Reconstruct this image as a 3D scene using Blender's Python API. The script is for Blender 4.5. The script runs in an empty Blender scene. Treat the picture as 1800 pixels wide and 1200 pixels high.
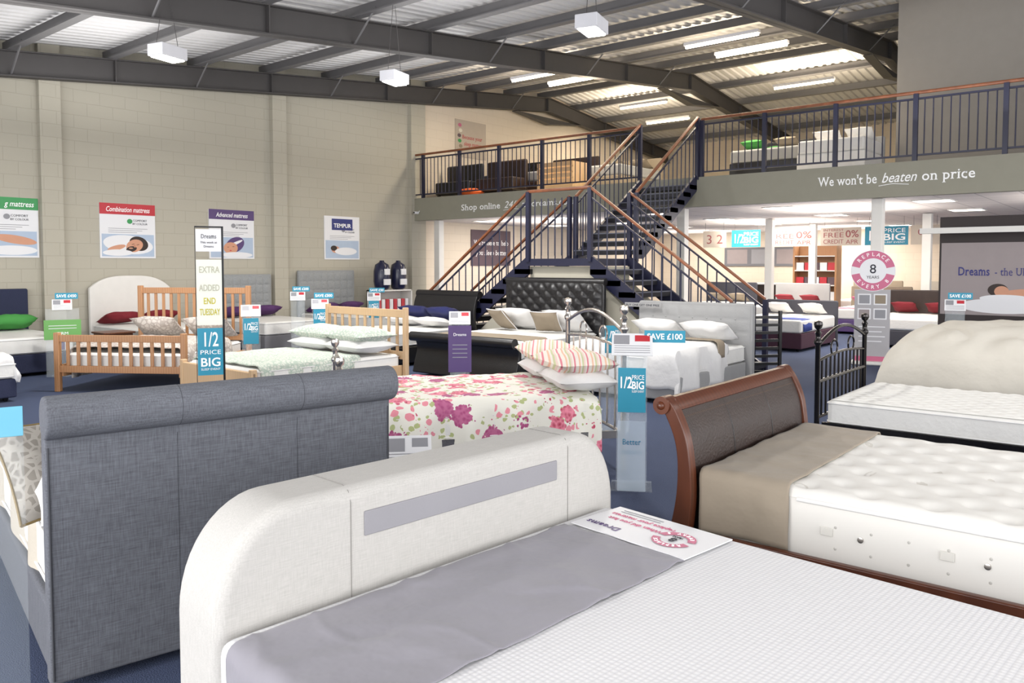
import bpy, bmesh, math, random
from mathutils import Vector, Matrix, noise
random.seed(7)
S=bpy.context.scene; C=S.collection
PI=math.pi
V=Vector
try: S.view_settings.view_transform='Standard'
except Exception: pass
f=1400.; H=1.65; TH=math.atan2(1150,1400)
FX,FY=math.cos(TH),math.sin(TH); RX,RY=math.sin(TH),-math.cos(TH)
def at(px,d):
    a=(px-900)/f
    return (d*(FX+a*RX), d*(FY+a*RY))
# ------------------------------------------------------------------ materials
def lin(c): return tuple(((v/12.92) if v<=.04045 else ((v+.055)/1.055)**2.4) for v in c)
MC={}
def nn(nt,t,**k):
    n=nt.nodes.new(t)
    for a,b in k.items(): setattr(n,a,b)
    return n
def mat(name,col,rough=.6,metal=0,ns=6,amt=.06,bump=0,bs=60,alpha=1,emit=0,sheen=0,bd=.01):
    if name in MC: return MC[name]
    m=bpy.data.materials.new(name); m.use_nodes=True; nt=m.node_tree
    b=nt.nodes['Principled BSDF']; c=lin(col)
    tc=nn(nt,'ShaderNodeTexCoord'); no=nn(nt,'ShaderNodeTexNoise'); no.inputs['Scale'].default_value=ns; no.inputs['Detail'].default_value=4
    nt.links.new(tc.outputs['Object'],no.inputs['Vector'])
    mx=nn(nt,'ShaderNodeMix',data_type='RGBA')
    mx.inputs[6].default_value=tuple(v*(1-amt) for v in c)+(1,); mx.inputs[7].default_value=tuple(min(1,v*(1+amt)) for v in c)+(1,)
    nt.links.new(no.outputs['Fac'],mx.inputs[0]); nt.links.new(mx.outputs[2],b.inputs['Base Color'])
    b.inputs['Roughness'].default_value=rough; b.inputs['Metallic'].default_value=metal
    if sheen: b.inputs['Sheen Weight'].default_value=sheen
    if bump:
        n2=nn(nt,'ShaderNodeTexNoise'); n2.inputs['Scale'].default_value=bs; n2.inputs['Detail'].default_value=3
        nt.links.new(tc.outputs['Object'],n2.inputs['Vector'])
        bp=nn(nt,'ShaderNodeBump'); bp.inputs['Strength'].default_value=bump; bp.inputs['Distance'].default_value=bd
        nt.links.new(n2.outputs['Fac'],bp.inputs['Height']); nt.links.new(bp.outputs['Normal'],b.inputs['Normal'])
    if alpha<1: b.inputs['Alpha'].default_value=alpha
    if emit:
        b.inputs['Emission Color'].default_value=c+(1,); b.inputs['Emission Strength'].default_value=emit
    MC[name]=m; return m
def special(name,fn,rough=.8):
    m=bpy.data.materials.new(name); m.use_nodes=True; nt=m.node_tree; b=nt.nodes['Principled BSDF']
    b.inputs['Roughness'].default_value=rough
    tc=nn(nt,'ShaderNodeTexCoord'); fn(nt,b,tc); MC[name]=m; return m
def mixc(nt,fac,a,b_):
    mx=nn(nt,'ShaderNodeMix',data_type='RGBA')
    for i,v in ((6,a),(7,b_)):
        if isinstance(v,tuple): mx.inputs[i].default_value=lin(v)+(1,)
        else: nt.links.new(v,mx.inputs[i])
    if isinstance(fac,float): mx.inputs[0].default_value=fac
    else: nt.links.new(fac,mx.inputs[0])
    return mx.outputs[2]
def mth(nt,op,a,b_=None):
    n=nn(nt,'ShaderNodeMath',operation=op)
    for i,v in enumerate((a,b_)):
        if v is None: continue
        if isinstance(v,(int,float)): n.inputs[i].default_value=v
        else: nt.links.new(v,n.inputs[i])
    return n.outputs[0]
def bumpit(nt,b,h,st=.5,dist=.01):
    bp=nn(nt,'ShaderNodeBump'); bp.inputs['Strength'].default_value=st; bp.inputs['Distance'].default_value=dist
    nt.links.new(h,bp.inputs['Height']); nt.links.new(bp.outputs['Normal'],b.inputs['Normal'])
def vor(nt,vec,scale,feature='F1',rand=1):
    v=nn(nt,'ShaderNodeTexVoronoi',feature=feature); v.inputs['Scale'].default_value=scale; v.inputs['Randomness'].default_value=rand
    nt.links.new(vec,v.inputs['Vector']); return v
def noi(nt,vec,scale,det=3):
    v=nn(nt,'ShaderNodeTexNoise'); v.inputs['Scale'].default_value=scale; v.inputs['Detail'].default_value=det
    nt.links.new(vec,v.inputs['Vector']); return v
def f_carpet(nt,b,tc):
    n=noi(nt,tc.outputs['Object'],160,2); n2=noi(nt,tc.outputs['Object'],1.2)
    c=mixc(nt,n.outputs['Fac'],(.13,.175,.29),(.30,.35,.47)); c=mixc(nt,mth(nt,'MULTIPLY',n2.outputs['Fac'],.4),c,(.21,.235,.32))
    nt.links.new(c,b.inputs['Base Color']); bumpit(nt,b,n.outputs['Fac'],.6)
special('carpet',f_carpet,.95)
def f_block(ca,cb):
    def g(nt,b,tc):
        sp=nn(nt,'ShaderNodeSeparateXYZ'); nt.links.new(tc.outputs['Object'],sp.inputs[0])
        cm=nn(nt,'ShaderNodeCombineXYZ'); nt.links.new(mth(nt,'ADD',sp.outputs[0],sp.outputs[1]),cm.inputs[0]); nt.links.new(sp.outputs[2],cm.inputs[1])
        br=nn(nt,'ShaderNodeTexBrick'); nt.links.new(cm.outputs[0],br.inputs['Vector'])
        br.inputs['Scale'].default_value=1; br.inputs['Brick Width'].default_value=.45; br.inputs['Row Height'].default_value=.225
        br.inputs['Mortar Size'].default_value=.008; br.inputs['Mortar Smooth'].default_value=.5
        br.inputs['Color1'].default_value=lin(ca)+(1,); br.inputs['Color2'].default_value=lin(tuple(v*.993 for v in ca))+(1,)
        br.inputs['Mortar'].default_value=lin(cb)+(1,)
        nt.links.new(br.outputs['Color'],b.inputs['Base Color'])
        n=noi(nt,tc.outputs['Object'],70); h=mth(nt,'ADD',mth(nt,'MULTIPLY',br.outputs['Fac'],-1.0),mth(nt,'MULTIPLY',n.outputs['Fac'],.25)); bumpit(nt,b,h,.3,.008)
    return g
special('block_wall',f_block((.685,.665,.61),(.65,.63,.575)),.9)
special('cream_block',f_block((.86,.81,.74),(.83,.78,.71)),.9)
def f_linen(ca,cb,sc=260):
    def g(nt,b,tc):
        o=[]
        for st in ((.06,1,1),(1,1,.08)):
            mp=nn(nt,'ShaderNodeMapping'); nt.links.new(tc.outputs['Object'],mp.inputs[0]); mp.inputs['Scale'].default_value=st
            o.append(noi(nt,mp.outputs[0],sc,2).outputs['Fac'])
        s=mth(nt,'MULTIPLY',mth(nt,'ADD',o[0],o[1]),.5)
        s2=nn(nt,'ShaderNodeMapRange'); nt.links.new(s,s2.inputs[0]); s2.inputs[1].default_value=.30; s2.inputs[2].default_value=.70
        nt.links.new(mixc(nt,s2.outputs[0],ca,cb),b.inputs['Base Color']); bumpit(nt,b,s,.2,.003)
    return g
special('grey_linen',f_linen((.30,.305,.33),(.425,.435,.465),210),.95)
special('cream_linen',f_linen((.665,.655,.64),(.735,.725,.71),300),.9)
special('mid_grey_linen',f_linen((.50,.51,.52),(.62,.63,.63),200),.9)
def f_honey(nt,b,tc):
    v=vor(nt,tc.outputs['Object'],58,rand=.0)
    nt.links.new(mixc(nt,mth(nt,'MULTIPLY',v.outputs['Distance'],1.3),(.885,.88,.88),(.77,.77,.785)),b.inputs['Base Color'])
    bumpit(nt,b,mth(nt,'MULTIPLY',v.outputs['Distance'],-1),.3,.006)
special('honeycomb_knit',f_honey,.8)
def f_floral(nt,b,tc):
    ob=tc.outputs['Object']
    wn=noi(nt,ob,9,2); wv=nn(nt,'ShaderNodeVectorMath',operation='MULTIPLY_ADD'); nt.links.new(wn.outputs['Color'],wv.inputs[0]); wv.inputs[1].default_value=(.06,.06,.06); nt.links.new(ob,wv.inputs[2])
    vec=wv.outputs[0]
    big=vor(nt,vec,4.8,rand=.85); pet=vor(nt,vec,32); med=vor(nt,vec,12); leaf=vor(nt,vec,16)
    base=(.89,.88,.84)
    l=mth(nt,'MULTIPLY',mth(nt,'LESS_THAN',leaf.outputs['Distance'],.36),mth(nt,'GREATER_THAN',noi(nt,ob,5).outputs['Fac'],.48))
    c=mixc(nt,l,base,(.68,.71,.50))
    m=mth(nt,'MULTIPLY',mth(nt,'LESS_THAN',med.outputs['Distance'],.34),mth(nt,'GREATER_THAN',noi(nt,vec,4.1).outputs['Fac'],.49))
    c=mixc(nt,m,c,(.87,.55,.60))
    pc=mixc(nt,mth(nt,'MULTIPLY',pet.outputs['Distance'],1.5),(.64,.09,.24),(.89,.53,.61))
    sx=nn(nt,'ShaderNodeSeparateColor'); nt.links.new(big.outputs['Color'],sx.inputs[0])
    pc=mixc(nt,mth(nt,'MULTIPLY',mth(nt,'GREATER_THAN',sx.outputs[0],.6),.6),pc,(.56,.26,.50))
    d=mth(nt,'ADD',big.outputs['Distance'],mth(nt,'MULTIPLY',pet.outputs['Distance'],.26))
    c=mixc(nt,mth(nt,'LESS_THAN',d,.54),c,pc)
    c=mixc(nt,mth(nt,'LESS_THAN',big.outputs['Distance'],.07),c,(.86,.70,.30))
    nt.links.new(c,b.inputs['Base Color'])
special('floral_cotton',f_floral,.85)
def f_stripe(cols,scale,axis=0):
    def g(nt,b,tc):
        sp=nn(nt,'ShaderNodeSeparateXYZ'); nt.links.new(tc.outputs['Object'],sp.inputs[0])
        w=mth(nt,'FRACT',mth(nt,'MULTIPLY',mth(nt,'ADD',sp.outputs[axis],mth(nt,'MULTIPLY',sp.outputs[0],.25)),scale))
        cr=nn(nt,'ShaderNodeValToRGB'); nt.links.new(w,cr.inputs[0]); cr.color_ramp.interpolation='CONSTANT'
        e=cr.color_ramp.elements; e[0].position=0; e[0].color=lin(cols[0])+(1,); e[1].position=1/len(cols); e[1].color=lin(cols[1])+(1,)
        for i in range(2,len(cols)):
            q=e.new(i/len(cols)); q.color=lin(cols[i])+(1,)
        nt.links.new(cr.outputs[0],b.inputs['Base Color'])
    return g
special('striped_cotton',f_stripe([(.89,.86,.82),(.89,.86,.82),(.84,.50,.55),(.89,.86,.82),(.87,.78,.74),(.76,.77,.60),(.89,.86,.82),(.88,.70,.60)],9,1),.85)
def f_throw(ca,cb,sc):
    def g(nt,b,tc):
        v=vor(nt,tc.outputs['Object'],sc,'DISTANCE_TO_EDGE'); n=noi(nt,tc.outputs['Object'],sc*.8)
        fac=mth(nt,'LESS_THAN',v.outputs['Distance'],.13)
        nt.links.new(mixc(nt,mth(nt,'MULTIPLY',fac,mth(nt,'ADD',n.outputs['Fac'],.3)),ca,cb),b.inputs['Base Color'])
    return g
special('patterned_throw',f_throw((.78,.79,.75),(.62,.68,.63),24),.85)
special('damask_bedding',f_throw((.78,.75,.72),(.65,.61,.58),16),.85)
special('cushion_grey_print',f_throw((.52,.50,.47),(.66,.64,.61),26),.85)
def f_damask(nt,b,tc):
    v=vor(nt,tc.outputs['Object'],4.8,rand=.0); n=noi(nt,tc.outputs['Object'],7,4)
    r=mth(nt,'FRACT',mth(nt,'MULTIPLY',mth(nt,'ADD',v.outputs['Distance'],mth(nt,'MULTIPLY',n.outputs['Fac'],.5)),6.0))
    sp=nn(nt,'ShaderNodeSeparateXYZ'); nt.links.new(tc.outputs['Object'],sp.inputs[0])
    fac=mth(nt,'MULTIPLY',mth(nt,'MULTIPLY',mth(nt,'LESS_THAN',r,.28),mth(nt,'LESS_THAN',v.outputs['Distance'],.35)),mth(nt,'GREATER_THAN',sp.outputs[2],.64))
    nt.links.new(mixc(nt,fac,(.86,.85,.83),(.79,.775,.745)),b.inputs['Base Color'])
special('damask_mattress',f_damask,.7)
def f_wood(ca,cb,sc=9,rough=.4):
    def g(nt,b,tc):
        mp=nn(nt,'ShaderNodeMapping'); nt.links.new(tc.outputs['Object'],mp.inputs[0]); mp.inputs['Scale'].default_value=(1,1,.25)
        n=noi(nt,mp.outputs[0],sc,6); w=nn(nt,'ShaderNodeTexWave'); w.inputs['Scale'].default_value=sc; w.inputs['Distortion'].default_value=4; nt.links.new(mp.outputs[0],w.inputs['Vector'])
        nt.links.new(mixc(nt,mth(nt,'MULTIPLY',mth(nt,'ADD',n.outputs['Fac'],w.outputs['Fac']),.5),ca,cb),b.inputs['Base Color'])
    return g
special('pine',f_wood((.63,.44,.29),(.72,.54,.38)),.45)
special('light_pine',f_wood((.74,.61,.46),(.82,.70,.56)),.45)
special('mahogany',f_wood((.27,.125,.07),(.385,.205,.125)),.3)
special('brown_wood',f_wood((.33,.20,.14),(.45,.28,.19)),.4)
special('rail_wood',f_wood((.42,.24,.15),(.55,.33,.21)),.35)
def f_tile(nt,b,tc):
    br=nn(nt,'ShaderNodeTexBrick'); nt.links.new(tc.outputs['Object'],br.inputs['Vector']); br.offset=0
    br.inputs['Scale'].default_value=1; br.inputs['Brick Width'].default_value=.6; br.inputs['Row Height'].default_value=.6; br.inputs['Mortar Size'].default_value=.012
    br.inputs['Color1'].default_value=lin((.88,.85,.83))+(1,); br.inputs['Color2'].default_value=lin((.86,.83,.81))+(1,); br.inputs['Mortar'].default_value=lin((.72,.69,.68))+(1,)
    nt.links.new(br.outputs['Color'],b.inputs['Base Color'])
special('ceiling_tile',f_tile,.9)
white=mat('white_paint',(.86,.85,.83),.6); roofm=mat('roof_sheet',(.76,.755,.755),.5,0,.7,.10)
steel=mat('dark_steel',(.255,.245,.245),.6,0,3,.12); purl=mat('purlin_steel',(.38,.375,.38),.5,0,3,.1)
olive=mat('olive_fascia',(.55,.54,.485),.7); navyp=mat('navy_paint',(.12,.125,.22),.4); navyf=mat('navy_fabric',(.15,.17,.27),.9,bump=.3)
treadm=mat('tread_rubber',(.08,.08,.11),.5); nosing=mat('tread_nosing',(.40,.41,.46),.5)
wfab=mat('white_fabric',(.865,.86,.855),.85,bump=.5,bs=9,bd=.02); cfab=mat('cream_fabric',(.72,.69,.64),.9,bump=.3,bs=30)
mattw=mat('white_mattress',(.865,.86,.845),.8,bump=.45,bs=22); blk=mat('black_leather',(.115,.11,.115),.33,0,12,.2,bump=.2,bs=90)
brl=mat('brown_leather',(.17,.115,.095),.42,0,7,.35,bump=.25,bs=80); chrome=mat('chrome',(.74,.72,.70),.22,.9); blkm=mat('black_metal',(.12,.12,.13),.3,.4)
velvet=mat('purple_grey_velvet',(.53,.52,.55),.9,0,2.5,.14,bump=.8,bs=6,sheen=.15,bd=.02); taupe=mat('taupe_suede',(.57,.525,.465),.85,0,4,.12,bump=.5,bs=7,sheen=.1,bd=.02)
strip=mat('lilac_grey_panel',(.54,.535,.555),.6,bump=.1); seamm=mat('seam_thread',(.53,.52,.505),.9); seamd=mat('dark_seam',(.25,.255,.275),.9)
teal=mat('teal_card',(.15,.54,.65),.45,0,2,.02); tealp=mat('pale_teal_card',(.42,.70,.80),.45,0,2,.02,alpha=.85); tealk=mat('dark_teal',(.07,.42,.55),.5); inkw=mat('white_ink',(.97,.97,.97),.5,0,2,.0); ink=mat('dark_ink',(.15,.15,.2),.6); purple=mat('purple_card',(.33,.25,.44),.5)
plum=mat('plum_card',(.36,.29,.32),.6); redc=mat('red_card',(.72,.18,.22),.5); greenc=mat('green_card',(.20,.56,.31),.5); cardw=mat('white_card',(.87,.87,.88),.5,0,2,.01); creamc=mat('cream_card',(.86,.84,.78),.6)
pink=mat('pink_card',(.76,.40,.52),.5); grim=mat('grey_card',(.55,.55,.57),.6); yell=mat('yellow_ink',(.76,.72,.18),.6); skin=mat('skin_print',(.78,.57,.46),.6); hair=mat('hair_print',(.18,.13,.11),.6); pblue=mat('pale_blue_print',(.66,.72,.80),.6)
bodyg=mat('stand_grey',(.66,.65,.66),.6)
acr=mat('clear_acrylic',(.90,.94,.96),.08,0,2,.02,alpha=.13); acr2=mat('thin_clear_acrylic',(.90,.94,.96),.1,0,2,.02,alpha=.05); redf=mat('red_fabric',(.45,.08,.13),.8,bump=.2); greenf=mat('green_fabric',(.25,.55,.25),.8,bump=.2); navs=mat('navy_satin',(.15,.17,.36),.4,bump=.3,bs=12)
taupf=mat('taupe_fabric',(.56,.51,.44),.8,bump=.2); purf=mat('purple_fabric',(.30,.16,.36),.8,bump=.2); dgrey=mat('dark_grey_fabric',(.25,.25,.28),.9,bump=.2); lgrey=mat('light_grey_fabric',(.61,.61,.61),.9,bump=.2); mgrey=mat('mid_grey_fabric',(.45,.45,.47),.9)
orange=mat('orange_fabric',(.85,.38,.16),.8); bluef=mat('blue_fabric',(.20,.27,.55),.8,bump=.2); lampm=mat('lamp_glow',(1,.99,.96),.5,emit=12); tube_m=mat('tube_glow',(1,.93,.80),.5,emit=18); panel_m=mat('panel_glow',(1,.97,.93),.5,emit=7); lampbody=mat('lamp_body',(.80,.80,.82),.5)
gold=mat('gold_piping',(.50,.42,.25),.6); stud=mat('brass_stud',(.36,.26,.16),.4,.6); beigec=mat('beige_panel',(.72,.70,.64),.8); darkw=mat('dark_brown_panel',(.16,.12,.12),.6); lilac=mat('photo_wall',(.58,.54,.54),.6); greyw=mat('taupe_cladding',(.54,.52,.495),.8)
# ------------------------------------------------------------------ builders
class MB:
    def __init__(s): s.bm=bmesh.new()
    def box(s,x0,x1,y0,y1,z0,z1,M=None):
        v=[s.bm.verts.new((x,y,z)) for x in (x0,x1) for y in (y0,y1) for z in (z0,z1)]
        for q in ((0,1,3,2),(4,6,7,5),(0,4,5,1),(2,3,7,6),(0,2,6,4),(1,5,7,3)): s.bm.faces.new([v[i] for i in q])
        if M: bmesh.ops.transform(s.bm,matrix=M,verts=v)
        return s
    def rings(s,rs,cap=True,closed=True):
        R=[[s.bm.verts.new(p) for p in r] for r in rs]
        for a,b in zip(R,R[1:]):
            n=len(a)
            for i in range(n if closed else n-1):
                s.bm.faces.new((a[i],a[(i+1)%n],b[(i+1)%n],b[i]))
        if cap: s.bm.faces.new(R[0][::-1]); s.bm.faces.new(R[-1])
        return s
    def cyl(s,p0,p1,r0,r1=None,n=10): return s.tube([p0,p1],r0,r1,n)
    def tube(s,path,r0,r1=None,n=8,rad=None):
        P=[V(p) for p in path]; rs=[]
        if r1 is None: r1=r0
        t0=(P[1]-P[0]).normalized(); up=V((0,0,1)) if abs(t0.z)<.9 else V((1,0,0)); a=t0.cross(up).normalized()
        for i,p in enumerate(P):
            t=((P[min(i+1,len(P)-1)]-P[max(i-1,0)])).normalized(); a=(a-t*a.dot(t)).normalized(); b=t.cross(a)
            r=rad[i] if rad else r0+(r1-r0)*i/(len(P)-1)
            rs.append([p+(a*math.cos(k*2*PI/n)+b*math.sin(k*2*PI/n))*r for k in range(n)])
        return s.rings(rs)
    def lathe(s,prof,c=(0,0,0),n=14):
        return s.rings([[V(c)+V((r*math.cos(k*2*PI/n),r*math.sin(k*2*PI/n),z)) for k in range(n)] for r,z in prof])
    def sph(s,c,r,sc=(1,1,1),n=12):
        M=Matrix.Translation(c)@Matrix.Diagonal((r*sc[0],r*sc[1],r*sc[2],1)); bmesh.ops.create_uvsphere(s.bm,u_segments=n,v_segments=n//2+2,radius=1,matrix=M); return s
    def prism(s,pts,ext):
        e=V(ext); return s.rings([[V(p) for p in pts],[V(p)+e for p in pts]])
    def grid(s,fn,nu,nv,closeu=False):
        g=[[s.bm.verts.new(fn(i/nu,j/nv)) for j in range(nv+1)] for i in range(nu+1)]
        for i in range(nu):
            for j in range(nv): s.bm.faces.new((g[i][j],g[i+1][j],g[i+1][j+1],g[i][j+1]))
        return s
    def build(s,name,m,parent=None,smooth=False,bev=0,bseg=2,solid=0,weld=0):
        if weld: bmesh.ops.remove_doubles(s.bm,verts=s.bm.verts,dist=weld)
        bmesh.ops.recalc_face_normals(s.bm,faces=s.bm.faces)
        me=bpy.data.meshes.new(name); s.bm.to_mesh(me); s.bm.free(); me.materials.append(m)
        if smooth or bev:
            me.shade_smooth()
            if not bev:
                try: me.set_sharp_from_angle(angle=math.radians(50))
                except Exception: pass
        o=bpy.data.objects.new(name,me); C.objects.link(o)
        if parent: o.parent=parent
        if solid:
            q=o.modifiers.new('s','SOLIDIFY'); q.thickness=solid; q.offset=-1
        if bev:
            q=o.modifiers.new('b','BEVEL'); q.width=bev; q.segments=bseg; q.limit_method='ANGLE'; q.angle_limit=math.radians(35)
            q2=o.modifiers.new('w','WEIGHTED_NORMAL')
        return o
def tag(o,label,cat,group=None,kind=None):
    o['label']=label; o['category']=cat
    if group: o['group']=group
    if kind: o['kind']=kind
    return o
def struct(o,label=None):
    o['kind']='structure'
    if label: o['label']=label
    return o
def root(name,label,cat,x,y,z=0,rz=0,group=None):
    o=bpy.data.objects.new(name,None); C.objects.link(o); o.location=(x,y,z); o.rotation_euler=(0,0,rz); o.empty_display_size=.1
    return tag(o,label,cat,group)
def RM(o): return Matrix.Translation(o.location)@Matrix.Rotation(o.rotation_euler[2],4,'Z')
def facing(x,y,extra=0): return math.atan2(y,x)-PI/2+extra
def text_mesh(s_,size,shear=0,align='CENTER',bold=0,space=1,serif=False):
    cu=bpy.data.curves.new('t','FONT'); cu.body=s_; cu.size=size; cu.align_x=align; cu.shear=0 if serif else shear; cu.resolution_u=3; cu.offset=bold; cu.space_character=1.06 if serif else space; cu.extrude=.0008
    o=bpy.data.objects.new('t',cu); me=bpy.data.meshes.new_from_object(o); bpy.data.objects.remove(o); bpy.data.curves.remove(cu)
    if serif:      # add slab serifs at the flat ends of vertical stems
        bm=bmesh.new(); bm.from_mesh(me); add=[]
        try:
            bm.normal_update()
            for e in bm.edges:
                a,b=e.verts[0].co,e.verts[1].co
                if abs(a.y-b.y)>.012*size or abs(a.z-b.z)>1e-6 or a.z<=0: continue
                L=abs(a.x-b.x)
                if not (.04*size<L<.19*size): continue
                fs=[q for q in e.link_faces if abs(q.normal.z)>.5]
                if len(fs)!=1: continue
                c=fs[0].calc_center_median(); up=1 if c.y>a.y else -1
                add.append((min(a.x,b.x),max(a.x,b.x),a.y,up))
            for x0,x1,y,up in add:
                ex=.065*size; h=.045*size*up; z=.0012
                vs=[bm.verts.new(p) for p in ((x0-ex,y,z),(x1+ex,y,z),(x1+ex*.8,y+h,z),(x0-ex*.8,y+h,z))]
                if up<0: vs=vs[::-1]
                bm.faces.new(vs)
        except Exception: pass
        bm.to_mesh(me); bm.free()
        if shear: me.transform(Matrix(((1,shear,0,0),(0,1,0,0),(0,0,1,0),(0,0,0,1))))
    return me
class Fr:
    def __init__(s,parent,o=(0,0,0),r=(1,0,0),u=(0,0,1)):
        s.p=parent; s.o=V(o); s.r=V(r).normalized(); s.u=V(u).normalized(); s.n=s.r.cross(s.u)
    def M(s,x,y,off,rot=0):
        r=s.r*math.cos(rot)+s.u*math.sin(rot); u=s.n.cross(r); t=s.o+s.r*x+s.u*y+s.n*off
        return Matrix(((r.x,u.x,s.n.x,t.x),(r.y,u.y,s.n.y,t.y),(r.z,u.z,s.n.z,t.z),(0,0,0,1)))
    def rect(s,x0,y0,x1,y1,m,name,off=0,th=.004,rad=0):
        b=MB().box(x0,x1,y0,y1,-th,0); o=b.build(name,m,s.p); o.matrix_local=s.M(0,0,off); return o
    def text(s,st,x,y,size,m,off=.0025,width=None,shear=0,bold=0,name='lettering',rot=0,align='CENTER',serif=False):
        me=text_mesh(st,size,shear,align,bold,1,serif)
        if width and len(me.vertices):
            xs=[v.co.x for v in me.vertices]; k=width/max(1e-6,max(xs)-min(xs)); me.transform(Matrix.Scale(k,4,(1,0,0)))
        me.materials.clear(); me.materials.append(m)
        o=bpy.data.objects.new(name,me); C.objects.link(o); o.parent=s.p; o.matrix_local=s.M(x,y,off,rot); return o
    def ell(s,cx,cy,rx,ry,m,name,off=.002,a0=0,a1=360,inner=0,rot=0):
        n=28; b=MB(); A=[math.radians(a0+(a1-a0)*i/n) for i in range(n+1)]
        if inner:
            b.rings([[V((rx*math.cos(a),ry*math.sin(a),0)) for a in A],[V((rx*inner*math.cos(a),ry*inner*math.sin(a),0)) for a in A]],cap=False,closed=False)
        else: b.bm.faces.new([b.bm.verts.new((rx*math.cos(a),ry*math.sin(a),0)) for a in A[:-1 if a1-a0==360 else None]])
        o=b.build(name,m,s.p); o.matrix_local=s.M(cx,cy,off,rot); return o
    def arc(s,st,cx,cy,r,size,m,mid=90,step=15,off=.003,flip=False,name='lettering'):
        vs=bmesh.new()
        n=len(st)
        for i,ch in enumerate(st):
            if ch==' ': continue
            k=(i-(n-1)/2)*step; ang=math.radians(mid-k if not flip else mid+k)
            me=text_mesh(ch,size,bold=.0004)
            rr=r if not flip else r+size*.65
            T=Matrix.Translation((rr*math.cos(ang),rr*math.sin(ang),0))@Matrix.Rotation(ang-PI/2+(PI if flip else 0),4,'Z')
            me.transform(T); vs.from_mesh(me); bpy.data.meshes.remove(me)
        me=bpy.data.meshes.new(name); vs.to_mesh(me); vs.free(); me.materials.append(m)
        o=bpy.data.objects.new(name,me); C.objects.link(o); o.parent=s.p; o.matrix_local=s.M(cx,cy,off); return o
def copy_child(ch,parent,loc):
    c=ch.copy(); C.objects.link(c); c.parent=parent; c.location=loc; return c
def half_price(F,x0,y0,x1,y1,name='promo_card'):
    w=x1-x0; h=y1-y0; F.rect(x0,y0,x1,y1,teal,name)
    if w<h*1.1:
        F.text('1/2',x0+w*.27,y0+h*.55,h*.36,inkw,width=w*.42,bold=.002); F.text('PRICE',x0+w*.72,y0+h*.74,h*.15,inkw,width=w*.44); F.text('BIG',x0+w*.72,y0+h*.53,h*.24,inkw,width=w*.44,bold=.002); F.text('SLEEP EVENT',x0+w*.72,y0+h*.45,h*.07,inkw,width=w*.44)
    else:
        F.text('1/2',x0+w*.24,y0+h*.25,h*.75,inkw,width=w*.32,bold=.004); F.text('PRICE',x0+w*.68,y0+h*.66,h*.32,inkw,width=w*.5); F.text('BIG',x0+w*.68,y0+h*.26,h*.48,inkw,width=w*.5,bold=.004); F.text('SLEEP EVENT',x0+w*.68,y0+h*.10,h*.13,inkw,width=w*.5)
def ring8(F,cx,cy,r,off=.002,disc=True):
    if disc: F.ell(cx,cy,r,r,cardw,'sign_disc',off)
    for a in (12,192): F.ell(cx,cy,r*.97,r*.97,pink,'arrow_ring',off+.001,a,a+155,.62)
    F.text('8',cx,cy-r*.12,r*.62,ink,off+.002,bold=.001); F.text('YEARS',cx,cy-r*.38,r*.2,ink,off+.002)
    F.arc('REPLACE',cx,cy,r*.71,r*.25,inkw,90,17,off+.002); F.arc('EVERY 8',cx,cy,r*.71,r*.25,inkw,270,17,off+.002,flip=True)
# ------------------------------------------------------------------ soft things
def nz(x,y,z=0,s=1): return noise.noise(V((x*s,y*s,z*s)))
def pillow(name,label,bed,x,y,z,w,d,h,m,rx=0,rz=0,cat='pillow',group=None,n=14,pip=None,ry=0):
    b=MB()
    for sg in (1,-1):
        def fn(u,v,sg=sg):
            a=2*u-1; c=2*v-1
            e=max(0,(1-abs(a)**2.6))*max(0,(1-abs(c)**2.6)); zz=sg*h/2*e**.45
            k=1-.07*(1-abs(c)**2)*abs(a); k2=1-.07*(1-abs(a)**2)*abs(c)
            zz+= (h*.10*nz(a*2.4,c*2.4,x*7+y*3+sg) if e>0 else 0)
            return V((a*w/2*k,c*d/2*k2,zz))
        b.grid(fn,n,n)
    o=b.build(name,m,None,True,weld=.0008); tag(o,label,cat,group)
    M=RM(bed) if bed else Matrix.Identity(4)
    o.matrix_world=M@Matrix.Translation((x,y,z))@Matrix.Rotation(rz,4,'Z')@Matrix.Rotation(rx,4,'X')@Matrix.Rotation(ry,4,'Y')
    if pip:
        P=[]
        for i in range(4*n):
            s_,t=divmod(i,n); t=2*t/n-1
            a,c=[(t,-1),(1,t),(-t,1),(-1,-t)][s_]
            P.append((a*w/2*(1-.07*(1-c*c)*abs(a)),c*d/2*(1-.07*(1-a*a)*abs(c)),0))
        MB().tube(P+[P[0]],.006,n=6).build('piping',pip,o,True)
    return o
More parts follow.
